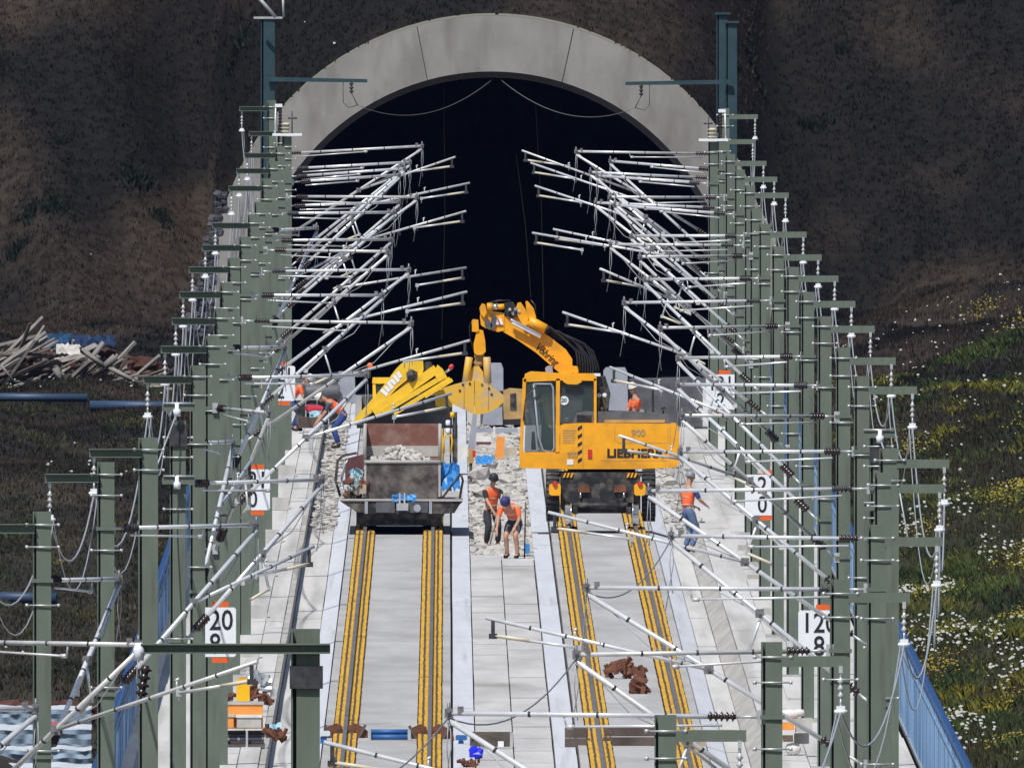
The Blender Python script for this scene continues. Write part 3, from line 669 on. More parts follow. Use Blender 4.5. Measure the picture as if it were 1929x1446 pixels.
        for t in (.33, .5, .68, .85): q = S0.lerp(S1, t); mb.lathe(q - sd_ * .015, q + sd_ * .015, [(0, .038), (1, .038)], 9, 2)
        st = mb.build('strut_tube', [metal, 'galv', 'darkmetal'], root)
        mb = MB(); insulator(mb, j0, j1, 5, .032, .075, 0); mb.build('insulator', 'porcelain', st)
        for zz in (zt, zt - 2.30):
            MB().obox(pm + d * .13 + Vector((0, 0, zz)), (.09, .09, .16)).build('hinge_bracket', 'galv', root); MB().obox(pm + Vector((0, -.128, zz)), (.28, .02, .05)).build('mast_plate', 'green', root)
        AT = S1.lerp(S0, .44)
        if tip:
            tp = P(tip[0], tip[1], D); r = min(5.4, abs(tp.x - x) / ct); R1 = pm + d * r + Vector((0, 0, tp.z))
            rd = (R1 - AT).normalized(); mb = MB(); mb.tube(AT, R1, .026, n=9, m=0)
            for t in (.12, .3, .47, .64, .8): q = AT.lerp(R1, t); mb.lathe(q - rd * .012, q + rd * .012, [(0, .031), (1, .031)], 9, 1)
            q = AT.lerp(R1, .6); mb.tube(q, q + Vector((0, 0, .10)), .013, n=5, m=2); mb.tube(q + Vector((-.02, 0, .10)), q + Vector((.03, 0, .13)), .018, n=5, m=2)
            rg = mb.build('registration_tube', [metal, 'darkmetal', 'alu_old'], root)
            q = R1 - rd * .10; mb = MB(); mb.obox(q - Vector((0, 0, .12)), (.05, .05, .20)); mb.obox(q - Vector((0, 0, .22)), (.11, .06, .07)); mb.build('drop_bracket', 'darkmetal', rg)
            q0 = q - Vector((0, 0, .21)); q1 = q0 - d * min(1.15, r * .35) + Vector((0, 0, -.16)); qm = q0.lerp(q1, .42)
            mb = MB(); mb.tube(q0, qm, .025, n=8, m=0); mb.tube(qm, q1, .021, n=8, m=1); mb.obox(q1, (.07, .04, .08), None, 2); mb.tube(q1, q1 - Vector((0, 0, .12)), .012, n=5, m=2)
            mb.build('steady_arm', ['beige', metal, 'galv'], rg)
        else:
            R0 = S1.lerp(S0, .16); R1 = AT - Vector((0, 0, .42)) - d * .45; mb = MB(); mb.tube(R0, R1, .020, n=8); mb.obox(R1, (.09, .07, .08), None, 1); rg = mb.build('registration_tube', [metal, 'alu_old'], root)
            q0 = AT - Vector((0, 0, .10)); q1 = q0 + d * .15 - Vector((0, 0, .42)); q2 = q1 - d * .42 - Vector((0, 0, .16))
            mb = MB(); mb.tube(q0, q1, .020, n=8, m=0); mb.tube(q1, q2, .024, n=8, m=1); mb.obox(q1, (.07, .05, .07), None, 2); mb.build('steady_arm', [metal, 'beige', 'galv'], rg)
        MB().obox(AT, (.12, .10, .12)).tube(AT + Vector((0, -.09, 0)), AT + Vector((0, .09, 0)), .022, n=6).build('tube_clamp', 'fit', st)
        # loose earthing wires hanging from the outer end
        w = MB(); q = B - Vector((0, 0, .05))
        for k in range(2): w.path([q + Vector((.02 * k, 0, 0)), q + Vector((.05 * k - .02, .02, -.35)), q + Vector((.02 - .10 * k, .03, -.75 - .25 * k))], .006, 4)
        w.path([B, B.lerp(AT, .5) - Vector((0, 0, .22)) , AT], .007, 4)
        w.build('loose_wires', 'wire', root)
    return root, post, ztop
info = {}
for side, rows in ((1, RIGHT), (-1, LEFT)):
    rr = sorted(rows, key=lambda r: r[0])
    for i, r in enumerate(rr): info[(side, r[0])] = mast(side, i, len(rr), *r)

# feeder cable strung along the outer arms, one each side
for side, nm in ((1, 'right'), (-1, 'left')):
    pts = []; cp = sorted(clamp_pts[side], key=lambda p: p.y)
    for a, b in zip(cp[:-1], cp[1:]): pts += catenary(a, b, .75 if (b.y - a.y) < 70 else 1.3, 12)[:-1]
    pts.append(cp[-1]); o = MB().path(pts, .013, 5).build('feeder_cable', 'wire')
    tag(o, 'thin grey feeder cable sagging along the outer arms of the %s row of masts' % nm, 'cable', 'feeder cables')
    q = [p + Vector((side * -.05, 0, -.02)) for p in cp]; pts = []
    for a, b in zip(q[:-1], q[1:]): pts += catenary(a, b, 1.15 if (b.y - a.y) < 70 else 1.7, 12)[:-1]
    pts.append(q[-1]); o = MB().path(pts, .009, 5).build('return_wire', 'wire')
    tag(o, 'slack second wire hanging below the feeder cable of the %s row' % nm, 'wire', 'slack wires')

# slack tie wires left between the outer ends of the nearest right-hand cantilevers
ep = sorted(end_pts[1], key=lambda p: p.y)
for i, (a, b) in enumerate(zip(ep[:4], ep[1:5])):
    o = MB().path(catenary(a - Vector((0, 0, .05)), b - Vector((0, 0, .05)), .35, 14), .010, 5).build('tie_wire', 'thinwire')
    tag(o, 'slack thin wire between cantilever tips of right masts, %s from the viewer' % ORD[i], 'wire', 'tie wires of the right row')

# anchor brackets on the two posts without cross-arm nearest the viewer
for side in (1, -1):
    root, post, zt = info[(side, 908)]; x, y = root.location.x, root.location.y
    for k, v in enumerate((768, 905) if side < 0 else (818, 955)):
        z = PZ(v, 908); br = MB().box(x - .24, x + .24, y - .20, y - .125, z - .05, z + .05).build('anchor_bracket', 'green', root)
        MB().lathe((x + side * .02, y - .26, z - .12), (x + side * .02, y - .26, z + .07), [(0, .05), (.5, .06), (.6, .03), (1, .03)], 10).build('insulator', 'sign_white', br)
        MB().tube((x - .22, y - .22, z + .07), (x + .24, y - .22, z + .07), .014, n=6).build('tie_rod', 'galv', br)
    z0, z1 = (PZ(800, 908), PZ(840, 908)) if side < 0 else (PZ(842, 908), PZ(872, 908)); MB().box(x - .13, x + .13, y - .15, y - .122, z1, z0).build('dark_band', 'darkmetal', root)  # dark band across the post below the upper bracket
    q = Vector((x + side * .02, y - .26, PZ(776 if side < 0 else 826, 908))); MB().path([q, q + Vector((side * .28, -.5, -.75)), q + Vector((side * .42, -1.0, -1.55))], .013, 5).build('anchor_cable', 'wire', root)

# switch gear on the posts nearest the portal
for side in (1, -1):
    root, post, zt = info[(side, 1513)]; x, y = root.location.x, root.location.y; z = zt
    MB().box(x - .36, x + .36, y - .25, y + .25, z + .02, z + .08).build('switch_platform', 'sign_white', root)
    sw = MB(); insulator(sw, (x - .02, y - .1, z + .08), (x - .02, y - .1, z + .34), 3, .07, .15, 0); sw.build('insulator', 'beige', root)
    sw = MB(); insulator(sw, (x - side * -.17, y, z + .08), (x - side * -.17, y, z + .72), 8, .035, .055, 0); sw.build('insulator', 'porcelain', root)
    MB().box(x + side * .12, x + side * .30, y - .05, y + .05, z + .72, z + .80).tube((x + side * .30, y - .02, z + .08), (x + side * .28, y - .02, z + .76), .018).build('switch_arm', 'sign_white', root)
    MB().tube((x - side * .12, y, z + .08), (x - side * .12, y, z + .62), .015).tube((x - side * .24, y, z + .45), (x - side * .02, y, z + .45), .02).build('switch_contact', 'darkmetal', root)

# tall dark masts right at the portal
for (u, vtop, D, lab, cap) in ((505, 36, 1640, 'tall dark teal mast with flat cap left of the portal arch', True), (1361, 28, 1648, 'tall dark teal mast right of the portal, the left one of its pair', False), (1378, 44, 1640, 'tall dark teal mast right of the portal, the right one of its pair', False)):
    x = PX(u, D); zt = PZ(vtop, D); r = thing('portal_mast', (x, YD(D), 0), lab, 'mast', 'tall masts at the portal')
    p = hbeam(MB(), zt, 1.55 if cap else 1.25).build('post', 'teal'); p.parent = r; p.rotation_euler = (0, 0, .05)
    inst('base_plate', BASE_ME, r, (0, 0, .16), scale=(1.4, 1.4, 1))
    MB().box(x - (.38 if cap else .2), x + (.38 if cap else .2), YD(D) - .22, YD(D) + .22, zt + .002, zt + .06).build('cap_plate', 'galv' if cap else 'teal', r)
    if u != 1361:
        u1, v1 = (692, 152) if cap else (1178, 157); e = P(u1, v1, D); z = e.z
        a = sorted((x, e.x)); MB().prism([(x, z + .10), (e.x, z + .04), (e.x, z - .05), (x, z - .02)], YD(D) - .32, YD(D) - .24).build('bracket_arm', 'teal', r)
        sg = 1 if cap else -1; q = Vector((e.x - sg * .42, YD(D) - .28, z - .03)); mb = MB(); insulator(mb, q, q - Vector((0, 0, .30)), 3, .03, .07, 0); mb.build('insulator', 'darkmetal', r)
        w = MB(); q2 = q + Vector((sg * .16, 0, -.62)); w.path([q - Vector((0, 0, .3)), q2], .012, 5); w.path([q + Vector((-sg * .22, 0, 0)), q + Vector((-sg * .22, 0, -.55)), q + Vector((-sg * .08, 0, -.68)), q2], .010, 5)
        w.build('jumper_wire', 'darkmetal', r)
        c0 = P(925 if cap else 945, 152, DP - 6); o = MB().path(catenary(q2, c0, .55, 16), .008, 5).build('crown_wire', 'thinwire')
        tag(o, 'thin wire sagging from the %s portal mast to the arch crown' % ('left' if cap else 'right'), 'wire', 'wires at the arch crown')
# ropes hanging in the dark mouth
for i, (u0_, u1_, v0_, v1_) in enumerate(((836, 832, 165, 640), (1008, 1024, 180, 600), (972, 1000, 290, 560))):
    o = MB().path([P(u0_, v0_, DP + 6), P((u0_ + u1_) / 2 + 4, (v0_ + v1_) / 2, DP + 6), P(u1_, v1_, DP + 6)], .012, 5).build('hanging_rope', 'wood')
    tag(o, 'thin brownish rope hanging in the tunnel mouth, %s' % ('left of the middle', 'right of the middle, reaching highest', 'just right of the middle, starting lower')[i], 'rope', 'ropes in the tunnel mouth')
# wire stub above the arch and tilted stay at the left portal mast
tag(MB().tube(P(936, 28, DP + 3), P(935, -40, DP + 3), .045, n=8).tube(P(930, 4, DP + 3), P(942, 4, DP + 3), .03).build('arch_top_post', 'teal'), 'slim dark post standing on top of the portal arch', 'post')
tag(MB().tube(P(478, -14, 1639), P(520, 33, 1639), .05, n=8).tube(P(534, 33, 1639), P(533, -10, 1639), .035, n=6).build('stay_bar', 'wire'), 'grey stay bars rising from the cap of the left portal mast', 'stay')

# nearest green post with its long double-sided channel arm
D = 520; x = PX(577, D); zt = PZ(1184, D); r = thing('near_mast', (x, YD(D), 0), 'nearest thick green mast with a long dark channel arm to the left', 'mast')
p = hbeam(MB(), zt, 1.02).build('post', 'green'); p.parent = r; p.rotation_euler = (0, 0, math.radians(1)); inst('base_plate', BASE_ME, r, (0, 0, .16))
a = PX(265, D); b = PX(622, D); z0 = PZ(1230, D); z1 = PZ(1211, D); yf = YD(D) - .14
MB().box(a, b, yf - .008, yf, z0, z1).box(a, b, yf - .08, yf - .009, z1 - .012, z1 + .001).box(a, b, yf - .08, yf - .009, z0 - .001, z0 + .012).build('channel_arm', 'green', r)
MB().box(x - .14, x + .14, YD(D) - .155, YD(D) - .13, PZ(1296, D), PZ(1253, D)).build('arm_shadow_plate', 'darkmetal', r)  # dark plate put in for the arm's shadow on the post
q = Vector((a - .015, yf - .04, (z0 + z1) / 2)); mb = MB(); mb.lathe(q + Vector((0, 0, .05)), q - Vector((0, 0, .10)), [(0, .03), (.4, .05), (1, .04)], 8, 0); mb.build('end_clamp', 'sign_white', r)
mb = MB(); insulator(mb, q + Vector((.06, 0, -.14)), q + Vector((.02, 0, -.40)), 4, .03, .06, 0); mb.build('insulator', 'porcelain', r)

# ------------------------------------------------------------------ kilometre signs
SIGNS = [(1015, 1543, 1195, 1589, '120', '8', 'right row, nearest to the viewer'), (1002, 405, 1190, 401, '120', '8', 'left row, nearest to the viewer'),
         (1217, 1436, 932, 1466, '121', '0', 'right row, between the other two'), (1217, 476, 922, 462, '121', '0', 'left row, between the other two'),
         (1419, 1358, 738, 1394, '121', '2', 'right row, farthest towards the tunnel'), (1419, 528, 722, 515, '121', '2', 'left row, farthest towards the tunnel')]
for D, u, v, um, a, b, where in SIGNS:
    zc = PZ(v, D); y = YD(D); x = PX(u, D); xm = PX(um, D)
    r = thing('kilometre_sign', (x, y, zc - .5), 'white kilometre sign %s over %s with orange markers, %s' % (a, b, where), 'sign', 'kilometre signs on the masts')
    x0, x1 = sorted((x, xm))
    for q in (-.22, .22): MB().box(x0 - .1, x1 + .1, y + .012, y + .04, zc + q - .02, zc + q + .02).build('bracket', 'galv', r)
    MB().bbox(x - .34, x + .34, y - .02, y, zc - .40, zc + .40, .03).build('plate', 'sign_white', r)
    for q in (-1, 1): MB().box(x - .05, x + .22, y - .012, y + .004, zc + .405 if q > 0 else zc - .495, zc + .495 if q > 0 else zc - .405).build('orange_marker', 'sign_orange', r)
    text_part('numerals', a, .46, r, (x, y - .024, zc + .18), 'sign_black', .86, bold=.004)
    text_part('numerals', b, .46, r, (x, y - .024, zc - .20), 'sign_black', .86, bold=.004)

# ------------------------------------------------------------------ rail excavator on the right track
DE = 1376.0; YE = YD(DE)
def E(u, v): p = P(u, v, DE); return (p.x, p.z)
def EE(*uv): return [E(u, v) for u, v in uv]
ex = thing('rail_excavator', (2.25, YE, .178), 'big yellow rail excavator with raised boom and clamshell bucket on right track', 'excavator')
# undercarriage, seen end-on
mb = MB(); a, b = E(1056, 968), E(1206, 888); mb.bbox(a[0], b[0], YE - 1.6, YE + 1.8, a[1] + .04, b[1], .10, 0)
mb.box(a[0] + .15, b[0] - .15, YE - 1.75, YE - 1.6, a[1] + .28, b[1] - .25)
mb.box(a[0] - .1, b[0] + .1, YE - 1.3, YE + 1.5, b[1] - .10, b[1] - .01)
mb.build('chassis', 'black', ex)
for u in (1100, 1168):                                        # two stiffener plates with jack feet
    p = E(u, 925); MB().prism([(p[0] - .12, p[1] + .16), (p[0] + .12, p[1] + .16), (p[0] + .14, p[1]), (p[0] - .14, p[1])], YE - 1.83, YE - 1.76).build('stiffener_plate', 'rust', ex)
    MB().tube((p[0] - (.08 if u < 1130 else -.08), YE - 1.8, p[1]), (p[0] - (.08 if u < 1130 else -.08), YE - 1.8, p[1] - .13), .025).build('hook', 'chrome', ex)
def tyre(x, yc, zc, R, w):
    mb = MB(); mb.lathe((x - w / 2, yc, zc), (x + w / 2, yc, zc), [(0, R * .55), (0, R * .86), (.12, R * .97), (.3, R), (.7, R), (.88, R * .97), (1, R * .86), (1, R * .55)], 28, 0, True)
    for i in range(26):
        a = 2 * math.pi * i / 26; c = Vector((x, yc + math.cos(a) * R, zc + math.sin(a) * R))
        Rm = Matrix.Rotation(a, 3, 'X'); mb.obox(c + Vector((-w * .22, 0, 0)), (w * .5, .05, .07), Rm @ Matrix.Rotation(.0, 3, 'Z'), 0); mb.obox(c + Vector((w * .24, 0, 0)), (w * .46, .05, .07), Matrix.Rotation(a + .12, 3, 'X'), 0)
    t = mb.build('tyre', 'rubber', ex)
    MB().lathe((x - w * .42, yc, zc), (x + w * .42, yc, zc), [(0, .1), (0, R * .56), (.1, R * .5), (.9, R * .5), (1, R * .56), (1, .1)], 20).build('rim', 'mach', t)
for u in (1041, 1222):
    for dy in (-1.15, 1.35):
        p = E(u, 929); tyre(p[0], YE + dy, p[1] - .02, .56, .30)
for g in (-.75, .75):
    for dy in (-2.05, 2.15):
        x = 2.25 + g; z = .178 + .235; s_ = 1 if g > 0 else -1
        MB().lathe((x - s_ * .08, YE + dy, z), (x + s_ * .07, YE + dy, z), [(0, .08), (0, .27), (.2, .265), (.25, .235), (.95, .235), (1, .22), (1, .06)], 24).build('rail_wheel', 'chrome', ex)
        MB().obox((x - s_ * .16, YE + dy + (.3 if dy < 0 else -.3), z + .10), (.10, .75, .16)).build('guide_arm', 'black', ex)
for u in (1045, 1205):
    p = E(u, 919); MB().bbox(p[0] - .13, p[0] + .13, YE - 1.95, YE - 1.65, p[1] - .14, p[1] + .12, .04).build('light_housing', 'mach', ex)
    MB().lathe((p[0], YE - 2.0, p[1] + .12), (p[0], YE - 1.95, p[1] + .12), [(0, .05), (1, .06)], 12).build('tail_light', 'redlamp', ex)
for u in (1070, 1190):
    p = E(u, 893); mb = MB()
    for i in range(3): mb.prism([(p[0] - .12 + i * .08, p[1] - .05), (p[0] - .08 + i * .08, p[1] - .05), (p[0] - .04 + i * .08, p[1] + .05), (p[0] - .08 + i * .08, p[1] + .05)], YE - 1.64, YE - 1.62)
    mb.build('hazard_marking', 'mach', ex)
p = E(1130, 950); MB().tube((p[0] - .62, YE - 1.9, p[1]), (p[0] + .62, YE - 1.9, p[1]), .07, n=12).build('axle', 'black', ex)
p0, p1 = E(1090, 886), E(1170, 878); MB().lathe((2.25, YE + .1, p0[1] - .05), (2.25, YE + .1, p1[1] + .02), [(0, .75), (1, .75)], 32).build('slewing_ring', 'black', ex)
# upper carriage in side view, its front to the left
mb = MB(); mb.prism(EE((979, 880), (979, 852), (1055, 852), (1055, 800), (1062, 797), (1098, 795), (1272, 797), (1279, 803), (1280, 868), (1274, 879), (1200, 882), (1060, 882)), YE - 1.22, YE + 1.22)
up = mb.build('upper_body', 'mach', ex)
def panel_line(pts, nm='panel_seam'):
    mb = MB()
    for (a, b) in zip(pts[:-1], pts[1:]):
        A, B = E(*a), E(*b); d = Vector((B[0] - A[0], 0, B[1] - A[1])); n = Vector((-d.z, 0, d.x)).normalized() * .006
        A, B = Vector((A[0], YE - 1.223, A[1])), Vector((B[0], YE - 1.223, B[1])); mb.add([A - n, B - n, B + n, A + n], [(0, 1, 2, 3)])
    return mb.build(nm, 'tan', up)
panel_line([(1158, 800), (1158, 828), (1165, 833), (1258, 833), (1258, 800)]); panel_line([(1098, 798), (1098, 880)]); panel_line([(1262, 798), (1262, 876)]); panel_line([(1130, 866), (1258, 866)])
for i in range(5):                                            # slanted black warning stripes
    v = 806 + i * 15.2; MB().prism(EE((1088, v + 4), (1096, v - 1), (1096, v - 7), (1088, v - 2)), YE - 1.229, YE - 1.224).build('warning_stripe', 'sign_black', up)
text_part('maker_lettering', 'LIEBHERR', .262, up, (*[PX(1196, DE)], YE - 1.228, PZ(853, DE)), 'sign_black', 1.13, bold=.010)
text_part('model_number', '900', .20, up, (PX(1202, DE), YE - 1.228, PZ(814.5, DE)), 'tan', 1.05, bold=.006)
text_part('model_number', '900', .17, up, (PX(1078, DE), YE - 1.228, PZ(855.5, DE)), 'tan', .9, bold=.004)
for i in range(6): a, b = E(1060, 808 + i * 4.6), E(1084, 810 + i * 4.6); MB().box(a[0], b[0] - .01 * (i % 3), YE - 1.227, YE - 1.224, b[1], a[1]).build('notice_line', 'tan', up)
a, b = E(1107, 862), E(1115, 845); MB().box(a[0], b[0], YE - 1.24, YE - 1.22, a[1], b[1]).build('red_reflector', 'redlamp', up)
a, b = E(1068, 874), E(1080, 864); MB().box(a[0], b[0], YE - 1.232, YE - 1.22, a[1], b[1]).build('plate_sticker', 'sign_white', up)
# engine hood
mb = MB(); mb.prism(EE((1078, 797), (1086, 776), (1100, 773), (1215, 775), (1259, 781), (1262, 797)), YE - 1.12, YE + 1.1); hd = mb.build('engine_hood', 'hood', ex)
for i in range(4): a, b = E(1086, 780 + i * 4), E(1114, 782 + i * 4); MB().box(a[0], b[0], YE - 1.135, YE - 1.12, b[1], a[1]).build('grille_slat', 'black', hd)
a, b = E(1138, 795), E(1252, 789); MB().box(a[0], b[0], YE - 1.128, YE - 1.12, a[1], b[1]).build('hood_strip', 'tan', hd)
p = P(1209, 775, DE); MB().lathe((p.x, YE - .9, p.z), (p.x, YE - .6, p.z), [(0, .05), (0, .088), (.2, .10), (1, .10)], 14).build('exhaust_pipe', 'black', hd)
MB().lathe((p.x, YE - .905, p.z), (p.x, YE - .895, p.z), [(0, .06), (1, .06)], 14).build('exhaust_rim', 'chrome', hd)
for u in (1134, 1249): q = P(u, 778, DE); MB().tube((q.x, YE - 1.0, q.z), (q.x, YE - 1.0, q.z + .12), .018).tube((q.x - .05, YE - 1.0, q.z + .12), (q.x + .05, YE - 1.0, q.z + .13), .02).build('hood_latch', 'black', hd)
q = P(1069, 795, DE); MB().lathe((q.x, YE - 1.0, q.z), (q.x, YE - 1.0, q.z + .12), [(0, .065), (.8, .065), (1, .05)], 12).build('filler_cap', 'sign_white', up)
# cab
cy0, cy1 = YE - 1.20, YE - .12
cabm = MB(); W = .045
def bar(mb, A, B, w, y0, y1, m=0):
    A, B = Vector((A[0], 0, A[1])), Vector((B[0], 0, B[1])); d = (B - A); n = Vector((-d.z, 0, d.x)).normalized() * w / 2
    mb.prism([(q.x, q.z) for q in (A - n, B - n, B + n, A + n)], y0, y1, m)
cabo = EE((984, 866), (979, 862), (981, 800), (988, 712), (992, 703), (1000, 700), (1052, 703), (1118, 704), (1124, 711), (1126, 800), (1055, 800), (1055, 866))
roof = MB().prism(EE((986, 718), (989, 704), (1000, 699), (1052, 702), (1118, 703), (1124, 710), (1122, 716), (1060, 715)), cy0, cy1 + .1).build('cab_roof', 'mach', ex)
cb = MB()
for (yy0, yy1) in ((cy0, cy0 + .07), (cy1 - .07, cy1)):
    bar(cb, E(981, 864), E(988, 712), .075, yy0, yy1); bar(cb, E(1050, 860), E(1051, 712), .085, yy0, yy1); bar(cb, E(1121, 800), E(1121, 712), .06, yy0, yy1)
cb.prism(EE((979, 852), (979, 868), (1056, 868), (1056, 850), (1000, 850)), cy0, cy1)
cab = cb.build('cab_frame', 'mach', ex)
MB().prism(EE((988, 848), (992, 722), (996, 717), (1040, 717), (1044, 724), (1047, 848), (1040, 856), (994, 856)), cy0 + .03, cy0 + .04).build('door_window', 'glass', cab)
mb = MB(); rim = EE((1005, 722), (1038, 722), (1042, 730), (1044, 842), (1038, 852), (1022, 846), (1014, 820))
mb.path([(x, cy0 + .02, z) for x, z in rim] + [(rim[0][0], cy0 + .02, rim[0][1])], .022, 6); mb.build('door_seal', 'greycab', cab)
MB().prism(EE((1057, 798), (1057, 722), (1118, 722), (1118, 798)), cy0 + .10, cy0 + .11).build('rear_window', 'glass', cab)
MB().prism(EE((1055, 722), (1055, 714), (1120, 714), (1120, 724)), cy0 + .085, cy0 + .10).build('window_header', 'black', cab)
mb = MB(); mb.prism(EE((1060, 717), (1062, 706), (1090, 706), (1096, 718), (1086, 723), (1068, 722)), cy0 - .06, cy0 + .06); mb.build('roof_vent', 'mach', cab)
mb = MB(); p = P(1062.5, 753, DE); mb.lathe((p.x, cy0 + .075, p.z), (p.x, cy0 + .095, p.z), [(0, .10), (1, .10)], 24); sk = mb.build('speed_sticker', 'sign_white', cab)
text_part('sticker_numerals', '20', .12, sk, (p.x, cy0 + .073, p.z), 'sign_black', 1, bold=.003)
MB().prism(EE((1018, 846), (1020, 800), (1014, 760), (1022, 756), (1030, 800), (1042, 808), (1042, 846)), cy0 + .3, cy0 + .8).build('driver_seat', 'seat', cab)
MB().prism(EE((1000, 846), (1002, 812), (1007, 812), (1010, 846)), cy0 + .3, cy0 + .5).build('control_console', 'black', cab)
MB().box(PX(985, DE), PX(1120, DE), cy1 + .0, cy1 + .02, PZ(800, DE), PZ(716, DE)).build('far_cab_window', 'glass', cab)
for (u, v, r, k, nm) in ((1019, 711, .055, 'yellowbox', 'work_lamp'), (1079, 709, .055, 'redlamp', 'red_beacon')):
    p = P(u, v - 2, DE); MB().lathe((p.x, cy0 + .2, p.z - .07), (p.x, cy0 + .2, p.z + .07), [(0, r), (.5, r * 1.15), (.85, r * .8), (1, r * .3)], 14).build(nm, k, roof)
a, b = E(1029, 702), E(1042, 703); p = P(1035, 703, DE); MB().prism(EE((1028, 703), (1027, 692), (1032, 688), (1040, 688), (1042, 703)), cy0 + .5, cy0 + .62).build('air_duct', 'greycab', roof)
mb = MB()
mb.path([Vector((*[PX(986, DE)], cy0 - .02, PZ(790, DE))), Vector((PX(990, DE), cy0 - .10, PZ(750, DE))), Vector((PX(1012, DE), cy0 - .12, PZ(722, DE)))], .018, 6); mb.build('grab_rail', 'black', cab)
p = E(993, 765); MB().bbox(p[0] - .05, p[0] + .03, cy0 - .14, cy0 - .11, p[1] - .12, p[1] + .10, .02).build('mirror', 'black', cab)
p0, p1 = E(1119, 706), E(1146, 700)
for (ua, ub) in ((1094, 1108), (1112, 1131)):
    a, b = E(ua, 708), E(ub, 703); MB().box(a[0], b[0], YE - .5, YE + .1, a[1], b[1]).build('deck_cover', 'sign_white', ex)
mb = MB(); mb.prism(EE((1095, 800), (1100, 708), (1140, 708), (1150, 740), (1146, 775), (1110, 800)), YE - .35, YE + .6); mb.build('boom_bracket', 'black', ex)
for u in (1128, 1139): p = P(u, 744, DE); MB().lathe((p.x, YE - .75, p.z), (p.x, YE - .55, p.z), [(0, .035), (.3, .055), (1, .05)], 12).build('valve_lamp', 'sign_white', ex); MB().tube((p.x, YE - .6, p.z), (p.x - .02, YE - .5, p.z - .42), .025, m=0).build('valve_pipe', 'tan', ex)
# boom, links, cylinders
by0, by1 = YE - .22, YE + .22
boom = MB().prism(EE((948, 625), (941, 612), (944, 597), (962, 594), (985, 600), (1012, 618), (1038, 636), (1066, 658), (1078, 676), (1078, 694), (1068, 703), (1054, 702), (1040, 690), (1010, 664), (975, 640)), by0, by1).build('boom', 'mach', ex)
MB().prism(EE((1055, 703), (1058, 697), (1076, 688), (1088, 690), (1090, 700), (1082, 709), (1060, 710)), by0 - .06, by1 + .06).build('boom_foot', 'mach', boom)
text_part('owner_lettering', 'Vöhring', .245, boom, (PX(1030, DE), by0 - .006, PZ(667.5, DE)), 'sign_black', .78, roll=math.radians(41), bold=.002, shear=.15)
for (pts, o_) in ((((975, 570), (981, 569), (990, 582), (995, 598), (994, 612), (985, 613), (976, 596), (972, 580)), -.10), (((990, 567), (994, 567), (1005, 580), (1010, 597), (1005, 606), (996, 604), (992, 590)), .05)):
    MB().prism(EE(*pts), by0 + o_ - .02, by0 + o_ + .12).build('rocker_plate', 'mach', boom)
def cyl(a, b, r, y, nm, k, parent, frac=1.0):
    A, B = E(*a), E(*b); return MB().lathe((A[0], y, A[1]), (B[0], y, B[1]), [(0, r * .8), (.02, r), (.98, r), (1, r * .8)], 14).build(nm, k, parent)
cyl((996, 603), (1028, 620), .115, by0 - .12, 'cylinder_barrel', 'mach', boom); cyl((1026, 619), (1032, 623), .09, by0 - .12, 'cylinder_gland', 'black', boom)
cyl((962, 602), (1020, 632), .040, by0 - .16, 'cylinder_rod', 'chrome', boom); cyl((964, 608), (1018, 636), .022, by0 - .18, 'hydraulic_pipe', 'alu_old', boom)
# head: slewing link and stick
hd2 = MB().prism(EE((904, 596), (906, 588), (925, 586), (950, 590), (950, 622), (938, 625), (915, 618), (906, 612)), by0 - .02, by1 + .02).build('stick_head', 'mach', ex)
MB().prism(EE((905, 590), (903, 580), (908, 571), (914, 573), (917, 588), (912, 598)), by0 - .10, by0 + .1).build('link_plate', 'mach', hd2)
cyl((917, 578), (928, 578), .095, by0 - .05, 'cylinder_barrel', 'mach', hd2); cyl((928, 578), (938, 577), .075, by0 - .05, 'cylinder_sleeve', 'chrome', hd2); cyl((937, 578), (950, 577), .065, by0 - .05, 'cylinder_barrel', 'mach', hd2)
MB().prism(EE((950, 570), (966, 568), (972, 578), (975, 596), (962, 600), (950, 590)), by0 - .06, by0 + .2).build('valve_block', 'black', hd2)
for (u, v) in ((960, 583), (972, 582), (977, 586), (966, 590)): p = P(u, v, DE); MB().rock((p.x, by0 - .12, p.z), .05).build('hose_coupling', 'chrome', hd2)
a, b = E(933, 610), E(946, 600); MB().prism(EE((933, 611), (934, 600), (944, 599), (948, 611)), by0 - .06, by0 - .03).build('warning_board', 'sign_white', hd2)
MB().prism(EE((936, 600), (939, 600), (943, 611), (940, 611)), by0 - .065, by0 - .061).build('red_band', 'redlamp', hd2)
MB().prism(EE((889, 624), (889, 603), (892, 601), (901, 602), (902, 623), (898, 625)), by0 - .08, by0 + .1).build('rotary_valve', 'mach', hd2)
for (pts) in (((912, 608), (920, 600), (928, 612), (922, 622)), ((926, 592), (936, 596), (932, 620), (924, 616))): MB().prism(EE(*pts), by0 - .08, by0 - .03).build('bracket', 'greydk', hd2)
MB().prism(EE((893, 664), (892, 648), (897, 628), (901, 620), (910, 622), (914, 642), (915, 662), (908, 668), (898, 668)), by0 - .05, by1).build('stick', 'mach', ex)
mb = MB(); mb.lathe(P(903, 690, DE) - Vector((0, .05, 0)), P(903, 664, DE) - Vector((0, .05, 0)), [(0, .10), (.3, .13), (.5, .09), (.8, .12), (1, .10)], 14); mb.build('rotator', 'tan', ex)
